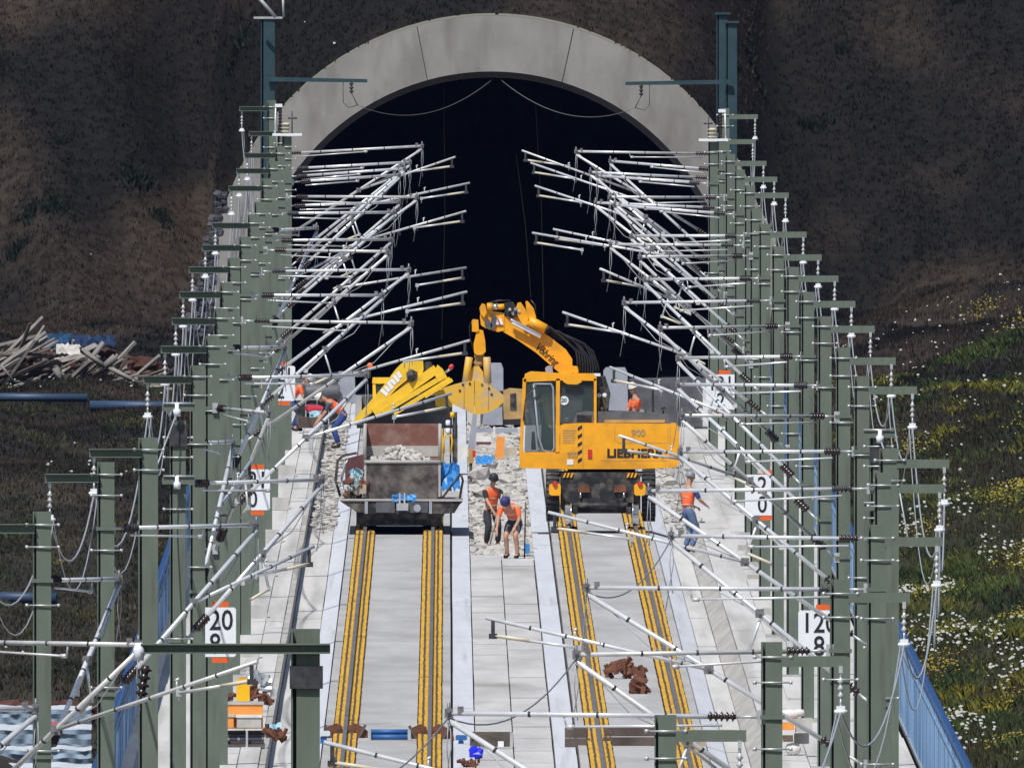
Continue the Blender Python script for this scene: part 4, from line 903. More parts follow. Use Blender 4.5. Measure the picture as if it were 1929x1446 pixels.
# clamshell grab: two curved shells on a carrier, with their cylinders
gr = MB().prism(EE((884, 722), (886, 700), (892, 690), (902, 689), (910, 700), (912, 722), (905, 735), (892, 735)), YE - .30, YE + .30).build('grab_carrier', 'machdirt', ex)
gy0, gy1 = YE - .46, YE + .46
shl = [(835, 731), (856, 724), (871.5, 720), (882, 718), (893.3, 715), (893.3, 779), (880, 774), (866, 767), (852, 760), (842, 747)]
shr = [(894.3, 715), (905, 718), (915, 721), (924, 724), (938, 735), (949, 745), (948, 757), (936, 768), (921, 776), (906, 779.5), (894.3, 780)]
for pts in (shl, shr):
    sh = MB().prism(EE(*pts), gy0, gy1).build('grab_shell', 'machdirt', gr)
    for k in range(3):
        c = [(872, 724), (885, 722), (866, 735)][k] if pts is shl else [(908, 724), (921, 731), (926, 742)][k]
        p = P(*c, DE); MB().lathe((p.x, gy0 - .02, p.z), (p.x, gy0 + .01, p.z), [(0, .025), (1, .03)], 8).build('pin', 'black', sh)
    u = 874 if pts is shl else 920
    bar_ = MB(); bar(bar_, E(u, 720), E(u, 776 - (8 if pts is shl else 4)), .012, gy0 - .012, gy0 - .002); bar_.build('weld_seam', 'tan', sh)
for (a, b) in (((877, 722), (884, 672)), ((919, 722), (917, 672))): cyl(a, b, .085, YE - .35, 'grab_cylinder', 'machdirt', gr)
# hoses looping from boom to deck
hoses = MB()
for i in range(9):
    s0 = P(1012 + i * 3, 612 + i * 3.2, DE); mid = P(1060 + i * 7, 640 + i * 2 + (i % 3) * 4, DE); e1 = P(1085 + i * 5, 660 + i * 3, DE); e2 = P(1086 + i * 5, 706, DE)
    yo = by0 + .05 + i * .05
    hoses.path([Vector((p.x, yo, p.z)) for p in (s0, s0.lerp(mid, .5) + Vector((0, 0, .12)), mid + Vector((0, 0, .05)), e1, e1.lerp(e2, .5) + Vector((.03, 0, 0)), e2)], .022, 5)
hoses.path([P(892, 600, DE), P(884, 615, DE), P(886, 640, DE), P(893, 660, DE)], .012, 5)
hoses.path([P(1000, 565, DE), P(1008, 575, DE), P(1010, 592, DE)], .02, 5); hoses.path([P(920, 570, DE), P(940, 566, DE), P(962, 566, DE)], .02, 5)
h = hoses.build('hydraulic_hoses', 'hose', ex); h['kind'] = 'stuff'

# ------------------------------------------------------------------ wagon with skip on the left track
DW = 1372.0; YW = YD(DW)
def Wp(u, v): p = P(u, v, DW); return (p.x, p.z)
def WW(*uv): return [Wp(u, v) for u, v in uv]
wg = thing('flat_wagon', (-2.25, YW, .178), 'dark steel flat wagon carrying the rusty skip on left track', 'wagon')
MB().prism(WW((640, 943), (872, 944), (866, 950), (856, 966), (838, 967), (700, 967), (672, 964), (650, 950)), YW - .02, YW + 14.5).build('deck', 'black', wg)
MB().prism(WW((640, 942.8), (640, 939), (872, 940), (872, 943.8)), YW - .06, YW + 14.5).build('deck_plate', 'skipdust', wg)
for (u0_, u1_) in ((708, 744), (766, 806)): a, b = Wp(u0_, 965), Wp(u1_, 945); MB().bbox(a[0], b[0], YW - .10, YW - .025, a[1], b[1], .02).build('front_plate', 'greydk', wg)
p = P(786, 957, DW); MB().lathe((p.x, YW - .13, p.z), (p.x, YW - .10, p.z), [(0, .08), (1, .09)], 16).build('round_cover', 'greycab', wg)
mb = MB()
for u in (753, 762): a, b = Wp(u - 1.5, 960), Wp(u + 1.5, 928); mb.box(a[0], b[0], YW - .22, YW - .16, a[1], b[1])
mb.obox((Wp(758, 954)[0], YW - .2, Wp(758, 954)[1]), (.26, .14, .16)); mb.build('coupling', 'galv', wg)
for u in (690, 811): a, b = Wp(u - 3, 967), Wp(u + 3, 944); MB().box(a[0], b[0], YW - .07, YW - .03, a[1], b[1]).build('stanchion', 'greycab', wg)
for (g, dy) in ((-.75, .9), (.75, .9), (-.75, 12.3), (.75, 12.3)):
    x = -2.25 + g; s_ = 1 if g > 0 else -1; MB().lathe((x - s_ * .08, YW + dy, .178 + .21), (x + s_ * .07, YW + dy, .178 + .21), [(0, .05), (0, .25), (.25, .245), (.3, .21), (1, .205), (1, .05)], 20).build('wheel', 'greydk', wg)
for dy in (.9, 12.3): MB().tube((-3.0, YW + dy, .388), (-1.5, YW + dy, .388), .06).build('axle', 'black', wg)
MB().bbox(-3.2, -1.3, YW + .3, YW + 14, .20, .62, .08).build('underframe_shade_fill', 'black', wg)  # black box added to fill the band of shade under the wagon
# black sheet put in for the shade below the deck
MB().prism(WW((700, 967), (838, 967), (834, 974), (800, 978), (745, 978), (712, 974)), YW + .05, YW + .08).build('shade_sheet', 'black', wg)
sk = thing('rubble_skip', (*P(758, 940, DW + 1)[:2], Wp(758, 940)[1]), 'open rusty steel skip holding grey rubble, standing on the flat wagon', 'skip')
y0, y1 = YW + .25, YW + 2.6
MB().prism(WW((690, 872), (690, 939), (824, 939), (826, 872)), y0, y0 + .05).build('front_wall', 'skip', sk)
MB().prism(WW((684, 800), (684, 940), (832, 940), (832, 800)), y1, y1 + .05).build('back_wall', 'skipin', sk)
a = Wp(690, 862); b = Wp(826, 842); MB().box(a[0], b[0], y1 - .012, y1 - .002, a[1], b[1]).build('dust_line', 'skipdust', sk)
mb = MB(); mb.tube((*[Wp(686, 870)[0]], y0, Wp(686, 870)[1]), (Wp(830, 870)[0], y0, Wp(830, 870)[1]), .04, n=8); mb.build('front_lip', 'skipdust', sk)
for (u, s_) in ((686, 1), (830, -1)):
    A, B = Wp(u, 938), Wp(u, 800); zf = Wp(u, 870)[1]
    MB().add([(A[0], y0, A[1]), (A[0], y1, A[1]), (A[0], y1, B[1]), (A[0], y0, zf), (A[0] + s_ * .05, y0, A[1]), (A[0] + s_ * .05, y1, A[1]), (A[0] + s_ * .05, y1, B[1]), (A[0] + s_ * .05, y0, zf)], [(0, 1, 2, 3), (7, 6, 5, 4), (0, 3, 7, 4), (3, 2, 6, 7), (1, 5, 6, 2), (0, 4, 5, 1)]).build('side_wall', 'skipdust', sk)
    MB().tube((A[0] + s_ * .02, y0 + .02, zf), (A[0] + s_ * .01, y0 + .02, B[1] + .02), .035, n=8).build('corner_post', 'skipdust', sk)
mb = MB()
for i in range(420):
    t = random.random(); x = Wp(760, 0)[0] + random.gauss(0, .36); hh = max(0, 1 - abs(x - Wp(750, 0)[0]) / .85); yv = random.uniform(y0 + .1, y1 - .2)
    z = Wp(0, 880)[1] + random.uniform(.0, 1) * hh * .50 * (1 - abs(yv - (y0 + 1.0)) / 2.4); x = min(max(x, Wp(694, 0)[0]), Wp(822, 0)[0]); mb.rock((x, yv, z), random.uniform(.04, .12))
mb.box(Wp(694, 0)[0], Wp(822, 0)[0], y0 + .06, y1 - .06, Wp(0, 900)[1], Wp(0, 876)[1])
tag(mb.build('skip_rubble', 'rubble'), 'heap of broken pale concrete lying in the skip', 'rubble', kind='stuff')
# junk on the wagon beside the skip
jb = thing('steel_toolbox_frame', P(660, 940, DW), 'dark steel frame box with junk left of the skip on the wagon', 'frame')
mb = MB(); mb.path([Vector((x, YW + .3, z)) for x, z in WW((641, 935), (632, 905), (636, 868), (646, 858), (672, 853))], .035, 6); mb.build('bent_frame', 'black', jb)
mb = MB(); mb.path([Vector((x, YW + .5, z)) for x, z in WW((650, 930), (644, 905), (650, 875), (655, 866))], .022, 6); mb.build('chrome_bar', 'galv', jb)
MB().prism(WW((650, 925), (650, 866), (688, 856), (688, 930)), YW + .9, YW + 2.2).build('side_panel', 'maroon', jb)
cr = MB()
for i in range(60):
    p = P(random.uniform(650, 690), random.uniform(900, 938), DW); cr.rock((p.x, YW + random.uniform(.1, .8), p.z), random.uniform(.05, .11), random.choice((0, 0, 1)))
tag(cr.build('wagon_scrap', ['rubble', 'rust']), 'loose rubble and scrap lying on the wagon left of the skip', 'scrap', kind='stuff')
def sheet(name, u0, v0_, u1, v1_, D, y0_, y1_, mk, label, nx=9, ny=6, amp=.12, seed=0):
    mb = MB(); vs = []; rr = random.Random(seed)
    for j in range(ny + 1):
        for i in range(nx + 1):
            u = u0 + (u1 - u0) * i / nx; v = v0_ + (v1_ - v0_) * j / ny; p = P(u, v, D); t = j / ny
            q = noise.noise(Vector((i * .9 + seed, j * .8, seed * 1.7)))
            vs.append((p.x + q * amp * .7, p.y + y0_ + (y1_ - y0_) * t + q * amp * 1.6 + rr.uniform(-.03, .03), p.z + noise.noise(Vector((i * 1.1, j * 1.2, seed + 4))) * amp))
    fs = [(j * (nx + 1) + i, j * (nx + 1) + i + 1, (j + 1) * (nx + 1) + i + 1, (j + 1) * (nx + 1) + i) for j in range(ny) for i in range(nx)]
    back = [(x, y + .035, z) for x, y, z in vs]; n = len(vs)
    mb.add(vs + back, fs + [tuple(k + n for k in f[::-1]) for f in fs], 0, False)
    o = mb.build(name, mk, None, org=tuple(P((u0 + u1) / 2, v1_, D))); return tag(o, label, 'sheet')
sheet('blue_sheet', 828, 872, 866, 922, DW, .9, .2, 'bluesheet', 'crumpled blue plastic sheet right of the skip on the wagon', seed=3)
sheet('pale_foil', 658, 884, 682, 918, DW, .7, .1, 'teal2', 'crumpled pale blue foil left of the skip on the wagon', seed=5, amp=.16)
sheet('blue_rag', 738, 931, 784, 944, DW, -.02, -.1, 'bluesheet', 'small blue rag hanging behind the wagon coupling', nx=8, ny=3, amp=.05, seed=9)
mb = MB(); mb.bbox(*[Wp(668, 0)[0], Wp(690, 0)[0]], YW + .1, YW + .5, Wp(0, 930)[1], Wp(0, 912)[1], .02); tag(mb.build('clay_block', 'wood2', org=tuple(P(680, 935, DW))), 'buff coloured block on the wagon, left of the skip foot', 'block')
tag(MB().path([P(868, 892, DW), P(850, 915, DW), P(835, 935, DW), P(826, 938, DW)], .03, 6).path([P(868, 892, DW), P(872, 905, DW), P(866, 938, DW)], .03, 6).build('black_hose', 'hose', org=tuple(P(835, 938, DW))), 'black hose draped over the wagon right of the skip', 'hose')
M['tarp2'] = mat('dark_blue_tarpaulin', (.010, .026, .075), .6, var=.3, scale=4)
M['tarp'] = mat('dull_blue_tarpaulin', (.010, .050, .115), .6, var=.3, scale=4)

# ------------------------------------------------------------------ second excavator behind the wagon
DS = 1482.0; YS = YD(DS)
def SS(*uv): return [(PX(u, DS), PZ(v, DS)) for u, v in uv]
s2 = thing('rail_excavator', (-2.25, YS, .178), 'second yellow excavator with its boom folded low behind the skip', 'excavator')
MB().bbox(-3.15, -1.35, YS - 1.4, YS + 1.6, .45, 1.0, .1).build('chassis', 'black', s2)
for g in (-.75, .75):
    for dy in (-1.5, 1.7):
        x = -2.25 + g; s_ = 1 if g > 0 else -1; MB().lathe((x - s_ * .08, YS + dy, .41), (x + s_ * .07, YS + dy, .41), [(0, .08), (0, .27), (.2, .265), (.25, .235), (1, .22), (1, .06)], 20).build('rail_wheel', 'chrome', s2)
ub = MB().prism(SS((672, 806), (672, 752), (690, 746), (846, 744), (852, 756), (852, 806)), YS - .3, YS + 1.6).build('upper_body', 'greydk', s2)
MB().prism(SS((820, 764), (820, 736), (832, 733), (850, 736), (852, 766), (840, 768)), YS - .5, YS + 1.4).build('counterweight', 'mach2', s2)
mb = MB(); cyb0, cyb1 = YS - .5, YS + .6
for (y0_, y1_) in ((cyb0, cyb0 + .07), (cyb1 - .07, cyb1)):
    mb.prism(SS((702, 758), (702, 713), (707, 713), (709, 758)), y0_, y1_); mb.prism(SS((736, 758), (736, 720), (742, 720), (742, 758)), y0_, y1_)
cab2 = mb.build('cab_frame', 'mach2', s2)
MB().prism(SS((701, 721), (702, 711), (742, 711), (744, 721), (712, 722)), cyb0 - .02, cyb1 + .02).build('cab_roof', 'mach2', cab2)
MB().prism(SS((708, 758), (708, 722), (736, 722), (736, 758)), cyb0 + .03, cyb0 + .04).build('cab_window', 'glass', cab2)
MB().prism(SS((668, 800), (670, 744), (681, 744), (682, 800)), YS - .45, YS - .3).build('grey_column', 'greycab', s2)
p = P(697, 690, DS); MB().lathe((p.x, cyb0 + .5, PZ(711, DS)), (p.x, cyb0 + .5, p.z - .02), [(0, .02), (1, .02)], 6).build('beacon_pole', 'black', s2)
MB().lathe((p.x, cyb0 + .5, p.z - .06), (p.x, cyb0 + .5, p.z + .09), [(0, .06), (.5, .075), (.85, .06), (1, .02)], 14).build('beacon', 'orange_lamp', s2)
b2 = MB().prism(SS((664, 796), (668, 788), (682, 772), (716, 734), (746, 694), (756, 684), (764, 679), (797, 679), (798, 694), (795, 706), (783, 712), (776, 706), (770, 712), (750, 728), (722, 756), (712, 768), (690, 783), (672, 795)), YS - .95, YS - .45).build('boom', 'mach2', s2)
MB().prism(SS((716, 772), (728, 754), (752, 730), (772, 713), (790, 708), (782, 722), (752, 748)), YS - .9, YS - .5).build('boom_web', 'tan', b2)
def bar2(a, b, w, y0_, y1_, nm, k, parent):
    A, B = SS(a, b); A, B = Vector((A[0], 0, A[1])), Vector((B[0], 0, B[1])); d = B - A; n = Vector((-d.z, 0, d.x)).normalized() * w / 2
    return MB().prism([(q.x, q.z) for q in (A - n, B - n, B + n, A + n)], y0_, y1_).build(nm, k, parent)
st2 = bar2((704, 776), (822, 694), .22, YS - 1.02, YS - .62, 'stick', 'mach2', s2)
MB().prism(SS((818, 700), (824, 686), (834, 694), (843, 711), (832, 718), (822, 712)), YS - 1.05, YS - .6).build('stick_head', 'mach2', st2)
bar2((720, 776), (838, 706), .12, YS - 1.10, YS - .95, 'cylinder_barrel', 'mach2', s2); bar2((742, 778), (848, 712), .10, YS - 1.12, YS - .98, 'cylinder_barrel', 'mach2', s2); bar2((800, 746), (852, 714), .09, YS - 1.14, YS - 1.0, 'hydraulic_pipe', 'mach2', s2)
MB().prism(SS((796, 700), (800, 681), (812, 680), (816, 690), (806, 712)), YS - .85, YS - .5).build('valve_block', 'black', s2)
p = P(776, 707, DS); MB().rock((p.x, YS - 1.0, p.z), .17).build('hose_bundle', 'black', b2)
for i in range(6):                                            # worn white lettering, no longer legible
    u = 724 + i * 5.6; v = 738 - i * 6.6; p = P(u, v, DS); R = Matrix.Rotation(math.radians(-50), 3, 'Y')
    MB().obox((p.x, YS - .958, p.z), (.085, .01, .20 - .04 * (i % 2)), R @ Matrix.Rotation(math.radians(8 * (i % 3)), 3, 'Y')).build('worn_marking', 'sign_white', b2)
MB().tube(P(838, 702, DS - 1), P(852, 692, DS - 1), .03).build('hook_rod', 'chrome', st2); p = P(850, 691, DS - 1); MB().lathe(p - Vector((.04, 0, .05)), p + Vector((.04, 0, .06)), [(0, .05), (.6, .065), (1, .03)], 10).build('red_knob', 'redlamp', st2)
tag(MB().bbox(PX(664, DS - 6), PX(680, DS - 6), YS - 7, YS - 6.6, PZ(812, DS - 6), PZ(795, DS - 6), .03).build('tow_lug', 'mach2', None), 'small yellow steel lug left of the skip wall', 'lug') if False else None

# ------------------------------------------------------------------ machines by the tunnel mouth
Dg = 1585.0; Yg = YD(Dg)
def GG(*uv): return [(PX(u, Dg), PZ(v, Dg)) for u, v in uv]
tr = thing('grey_work_trolley', (PX(955, Dg), Yg, -.1), 'grey and tan work machine standing behind the yellow clamshell bucket', 'machine')
MB().prism(GG((905, 800), (905, 752), (918, 735), (988, 735), (990, 800)), Yg, Yg + 2.5).build('body', 'greydk', tr)
MB().prism(GG((924, 736), (921, 690), (925, 684), (944, 684), (948, 694), (948, 736)), Yg - .1, Yg + 1.2).build('grey_tower', 'greycab', tr)
MB().prism(GG((948, 790), (948, 735), (960, 731), (985, 733), (985, 788)), Yg - .12, Yg + .8).build('tan_housing', 'tan', tr)
MB().prism(GG((961, 772), (961, 742), (972, 740), (973, 772)), Yg - .14, Yg - .121).build('opening', 'black', tr)
MB().prism(GG((908, 800), (912, 770), (946, 766), (947, 800)), Yg - .2, Yg + .5).build('grey_hopper', 'greycab', tr)
for u in (918, 975): p = P(u, 800, Dg); MB().lathe((p.x - .1, Yg + .6, .25), (p.x + .1, Yg + .6, .25), [(0, .1), (0, .33), (1, .33), (1, .1)], 18).build('wheel', 'rubber', tr)
Dh = 1560.0; Yh = YD(Dh); wl_ = thing('grey_tarp_wagon', (PX(1235, Dh), Yh, .15), 'grey boxy wagon behind the right excavator, at the tunnel mouth', 'wagon')
def HH_(*uv): return [(PX(u, Dh), PZ(v, Dh)) for u, v in uv]
MB().prism(HH_((1136, 800), (1137, 700), (1142, 694), (1178, 694), (1182, 702), (1183, 800)), Yh, Yh + 3).build('front_box', 'greycab', wl_)
MB().prism(HH_((1184, 805), (1184, 716), (1320, 712), (1324, 720), (1324, 805)), Yh + .6, Yh + 4).build('body', 'greydk', wl_)
for u in (1178, 1184, 1228, 1276): a, b = HH_((u, 800), (u + 2.5, 716)); MB().box(a[0], b[0], Yh + .55, Yh + .62, a[1], b[1]).build('stanchion', 'black', wl_)
for u in (1165, 1290): p = P(u, 800, Dh); MB().lathe((p.x - .1, Yh + 1, .42), (p.x + .1, Yh + 1, .42), [(0, .1), (0, .3), (1, .3), (1, .1)], 18).build('wheel', 'greydk', wl_)
Dl = 1548.0; Yl = YD(Dl); lm = thing('dark_roller_machine', (PX(610, Dl), Yl, .2), 'dark grey machine with a horizontal drum on left walkway by the tunnel', 'machine')
def LL(*uv): return [(PX(u, Dl), PZ(v, Dl)) for u, v in uv]
a, b = LL((572, 738), (640, 738)); MB().lathe((a[0], Yl, a[1]), (b[0], Yl, b[1]), [(0, .05), (0, .17), (.04, .18), (.96, .18), (1, .17), (1, .05)], 20).build('drum', 'hood', lm)
MB().prism(LL((558, 800), (558, 755), (640, 752), (642, 800)), Yl + .3, Yl + 1.5).build('base_frame', 'black', lm)
MB().prism(LL((600, 726), (600, 705), (655, 700), (662, 724)), Yl + .4, Yl + 1.2).build('engine_cover', 'greydk', lm)
MB().prism(LL((636, 756), (638, 700), (668, 700), (670, 760)), Yl + .2, Yl + 1.2).build('grey_housing', 'greycab', lm)
for u in (575, 596, 618): a, b = LL((u, 800), (u + 2, 752)); MB().box(a[0], b[0], Yl + .2, Yl + .26, a[1], b[1]).build('upright', 'galv', lm)
tag(MB().rock(P(592, 770, 1538), .30, 0, (1.2, .7, .5)).build('red_bag', 'redcloth', org=tuple(P(592, 775, 1538))), 'dark red bag beside the bent worker on left walkway', 'bag')
sheet('pale_foil', 580, 775, 608, 790, 1537, .2, 0, 'teal2', 'crumpled pale blue foil below the red bag on left walkway', seed=12, nx=6, ny=4)
tag(MB().bbox(PX(562, 1536), PX(606, 1536), YD(1536), YD(1537), PZ(806, 1536), PZ(786, 1536), .03).build('dark_crate', 'dkwood', org=tuple(P(585, 806, 1536))), 'dark brown crate standing under the red bag and foil', 'crate')
# black post with a yellow loop right of the skip
Dq = 1398.0; tp_ = thing('hose_post', P(852, 905, Dq), 'black post with yellow hose loop and white rollers right of the skip', 'post')
def QQ(u, v, dy=0): p = P(u, v, Dq); return Vector((p.x, p.y + dy, p.z))
MB().tube(QQ(857, 905), QQ(857, 776), .05).build('post', 'black', tp_); MB().box(QQ(852, 0).x, QQ(862, 0).x, YD(Dq) - .04, YD(Dq) + .1, QQ(0, 905).z, QQ(0, 800).z).build('post_foot', 'black', tp_)
MB().path([QQ(837, 853, -.1), QQ(835, 830, -.1), QQ(838, 820, -.1), QQ(844, 817, -.1), QQ(850, 820, -.1), QQ(852, 832, -.1), QQ(849, 856, -.1)], .022, 7).build('yellow_loop', 'yellowbox', tp_)
for v in (796, 811): MB().lathe(QQ(844, v + 5, -.1), QQ(844, v - 5, -.1), [(0, .04), (.2, .055), (.8, .055), (1, .04)], 12).build('roller', 'sign_white', tp_)
MB().lathe(QQ(852, 786, -.06), QQ(852, 776, -.06), [(0, .05), (1, .05)], 10).build('yellow_cap', 'yellowbox', tp_)
# grey measuring post with yellow and red foot below the bucket
Dm = 1402.0; mp_ = thing('marker_post', P(885, 905, Dm), 'grey post with yellow and red foot standing below the clamshell bucket', 'post')
def MM(u, v): return P(u, v, Dm)
MB().prism([(MM(a, b).x, MM(a, b).z) for a, b in ((881, 846), (891, 778), (899, 778), (895, 846))], YD(Dm), YD(Dm) + .14).build('post', 'greycab', mp_)
MB().box(MM(882, 0).x, MM(892, 0).x, YD(Dm) - .04, YD(Dm) + .16, MM(0, 872).z, MM(0, 845).z).build('yellow_sleeve', 'tan', mp_)
MB().box(MM(890, 0).x, MM(896, 0).x, YD(Dm) - .05, YD(Dm) + .05, MM(0, 860).z, MM(0, 848).z).build('red_block', 'redlamp', mp_)
MB().box(MM(884, 0).x, MM(890, 0).x, YD(Dm), YD(Dm) + .1, MM(0, 908).z, MM(0, 872).z).build('stem', 'dkwood', mp_)

# ------------------------------------------------------------------ broken-out middle strip and its rubble
mb = MB()
for i in range(4200):
    Dd = random.uniform(1346, 1600); x = random.gauss(0, .34) if random.random() < .6 else random.uniform(-.85, .95); x = min(max(x, -.9), 1.0)
    r = random.choice((.03, .04, .05, .06, .08, .13)); mb.rock((x, YD(Dd), -.16 + random.uniform(0, .06)), r, random.choice((0, 0, 1)), (1.3, 3.0, .7))
mb.box(-.72, .72, YD(1344), YD(1640), -.26, -.155, 0)
tag(mb.build('rubble_bed', ['rubble', 'dkrubble']), 'loose concrete rubble filling the broken-out strip between the tracks', 'rubble', kind='stuff')
mb = MB()
for i in range(1300):
    Dd = random.uniform(1385, 1600); x = random.uniform(3.75, 4.9) if random.random() < .7 else random.uniform(-4.25, -3.7); mb.rock((x, YD(Dd), .0 + random.uniform(-.08, .20 if x > 4.1 else .0)), random.choice((.03, .04, .06, .09)), random.choice((0, 0, 1)), (1.3, 3, .6))
tag(mb.build('side_rubble', ['rubble', 'dkrubble']), 'rubble and dust strewn along the walkways near the tunnel', 'rubble', kind='stuff')
BIG = [(905, 893, 1400, 0.23, 'rubble', 'large rounded lump of broken concrete under the blue strip'), (955, 902, 1395, 0.19, 'rubble', 'flat pale concrete lump left of the excavator tyre'), (925, 872, 1420, 0.17, 'dkrubble', 'grey concrete lump just below the orange board'), (972, 880, 1418, 0.14, 'rubble', 'pale broken slab beside the excavator cab corner'), (905, 925, 1385, 0.20, 'rubble', 'concrete lump behind the left of the two middle workers'), (952, 930, 1380, 0.17, 'rubble', 'concrete lump behind the heads of the two middle workers'), (1262, 905, 1400, 0.17, 'rubble', 'pale concrete lump right of the excavator rear wheel'), (1312, 980, 1352, 0.12, 'rubble', 'pale concrete block beside the worker near right masts'), (1295, 880, 1420, 0.14, 'rubble', 'pale lump above the worker near right masts')]
for u, v, D, r, k, lab in BIG:
    p = P(u, v, D); z = max(p.z, -.05); tag(MB().rock((p.x, p.y, z), r, 0, (1.2, 1.2, .8)).build('concrete_lump', k, org=(p.x, p.y, z - r * .6)), lab, 'rubble', 'large rubble lumps')
def slab(name, u0, v0_, u1, v1_, D, mk, lab, cat, th=.5, roll=0.0):
    a, b = P(u0, v1_, D), P(u1, v0_, D); c = (a + b) / 2
    mb = MB(); mb.obox(c, (b.x - a.x, th, b.z - a.z), Matrix.Rotation(roll, 3, 'Y')); return tag(mb.build(name, mk, org=(c.x, c.y, a.z)), lab, cat)
slab('orange_board', 934, 822, 950, 863, 1455, 'orangebox', 'upright orange board standing in the rubble left of the excavator cab', 'board', .08, .07)
slab('orange_box', 947, 843, 972, 858, 1460, 'wood2', 'buff box lying right of the upright orange board', 'box', .5, -.08)
slab('white_board', 895, 823, 925, 831, 1500, 'sack', 'white flat board lying between tracks beyond the rubble', 'panel', 1.0)
slab('maroon_plank', 897, 832, 925, 837, 1495, 'maroon', 'dark red plank under the white board', 'plank', .3)
slab('grey_beam', 893, 806, 975, 814, 1530, 'greycab', 'long grey beam lying across the strip below the bucket', 'beam', .4)
slab('white_bag', 862, 836, 881, 862, 1470, 'sack', 'white bag left of the grey marker post', 'bag', .4, .15)
slab('white_post', 929, 803, 933, 823, 1528, 'sack', 'short white post standing by the grey beam', 'post', .1)
sheet('blue_strip', 896, 858, 930, 874, 1415, .1, -.2, 'bluesheet', 'blue plastic strip lying over the large concrete lump', nx=7, ny=3, amp=.06, seed=21)
for i, (u, v, D, w) in enumerate(((1310, 858, 1450, 30), (1335, 850, 1460, 26))): slab('broken_slab', u - w / 2, v - 8, u + w / 2, v + 8, D, 'rubble', ('pale broken slab right of the excavator tail', 'pale broken slab nearer the right masts')[i], 'rubble', .8, .1 * (i - .5))

# ------------------------------------------------------------------ small things on the near track
for i, (u, sx) in enumerate(((660, -3.0), (812, -1.5))):
    D = 1101 if i == 0 else 1100; x = sx; y = YD(D); r = thing('rail_clamp', (x, y, 0), 'rusty brown clamping gear around the %s rail of the left track' % ('left', 'right')[i], 'rail clamp', 'rail clamps on the left track')
    for q in (-1, 1):
        MB().prism([(x + q * .05, .02), (x + q * .05, .20), (x + q * .16, .26), (x + q * .30, .20), (x + q * .42, .10), (x + q * .44, -.02), (x + q * .2, .0)], y - .25, y + .2).build('jaw', 'rust', r)
        MB().obox((x + q * .30, y - .28, .12), (.05, .06, .26), Matrix.Rotation(q * .5, 3, 'Y')).build('lever', 'dkwood', r)
    MB().box(x - .16, x + .16, y - .34, y - .26, -.0, .16).build('yoke', 'rust', r)
D = 1098; y = YD(D); r = thing('blue_spreader_bar', (-2.25, y, 0), 'blue twin-tube spreader bar lying between the rails of left track', 'bar')
for dz in (.06, .15): MB().tube((PX(698, D), y + (dz - .06) * 1.2, dz), (PX(769, D), y + (dz - .06) * 1.2, dz), .048, n=12).build('tube', 'blue', r)
for u in (696, 771): MB().bbox(PX(u - 3, D), PX(u + 3, D), y - .1, y + .15, .0, .2, .02).build('end_block', 'galv', r)
for i, (u0_, u1_, v) in enumerate(((598, 622, 1390), (858, 880, 1398))):
    D = 1096; a, b = PX(u0_, D), PX(u1_, D); r = thing('blue_jack', ((a + b) / 2, YD(D), -.1), 'blue jack with pale top at the %s edge of left track' % ('left', 'right')[i], 'jack', 'blue jacks beside left track')
    MB().bbox(a + .05, b - .06, YD(D), YD(D) + .25, -.1, PZ(v - 4, D), .02).build('body', 'blue', r); MB().bbox(a, b, YD(D) - .03, YD(D) + .28, PZ(v - 4, D) + .003, PZ(v - 14, D), .02).build('top_plate', 'film2' if i == 0 else 'blue', r)
# timbers under the right track
D = 1093; r = thing('timber_stack', (2.25, YD(D), -.1), 'dark weathered sleepers stacked across the right track', 'timber stack')
for k, (u0_, u1_, v0_, v1_) in enumerate(((1064, 1108, 1370, 1389), (1064, 1112, 1390, 1408), (1138, 1246, 1370, 1386), (1136, 1246, 1388, 1404), (1262, 1385, 1374, 1392), (1250, 1330, 1394, 1408))):
    a, b = P(u0_, v1_, D - .3 * k), P(u1_, v0_, D - .3 * k); MB().box(a.x, b.x, a.y, a.y + .26, a.z, b.z).build('sleeper', 'dkwood' if k < 4 else 'wood2', r)
D = 1094; r = thing('wooden_box', (PX(925, D), YD(D), -.06), 'open wooden box with metal corner on the middle strip', 'box')
a, b = P(885, 1406, D), P(966, 1378, D); MB().box(a.x, b.x, a.y + .3, a.y + .33, a.z, b.z).build('back_board', 'wood', r); MB().box(a.x, b.x, a.y, a.y + .03, a.z, a.z + .10).build('front_board', 'dkwood', r)
for x in (a.x, b.x - .03): MB().box(x, x + .03, a.y + .03, a.y + .3, a.z, b.z).build('side_board', 'wood', r)
MB().box(b.x - .05, b.x + .005, a.y - .01, a.y + .0, a.z, b.z).build('corner_strap', 'galv', r); MB().box(PX(938, D), PX(949, D), a.y - .06, a.y - .005, a.z, a.z + .1).build('paper_label', 'sign_white', r)
tag(MB().rock(P(897, 1420, 1082), .15, 0, (1, .8, .8)).rock(P(893, 1413, 1082), .11).rock(P(903, 1416, 1082), .10).build('blue_bundle', mat('bright_blue_plastic', (.02, .03, .75), .4, var=.2, scale=6), org=tuple(P(897, 1430, 1082))), 'bright blue plastic bundle in front of the wooden box', 'bundle')
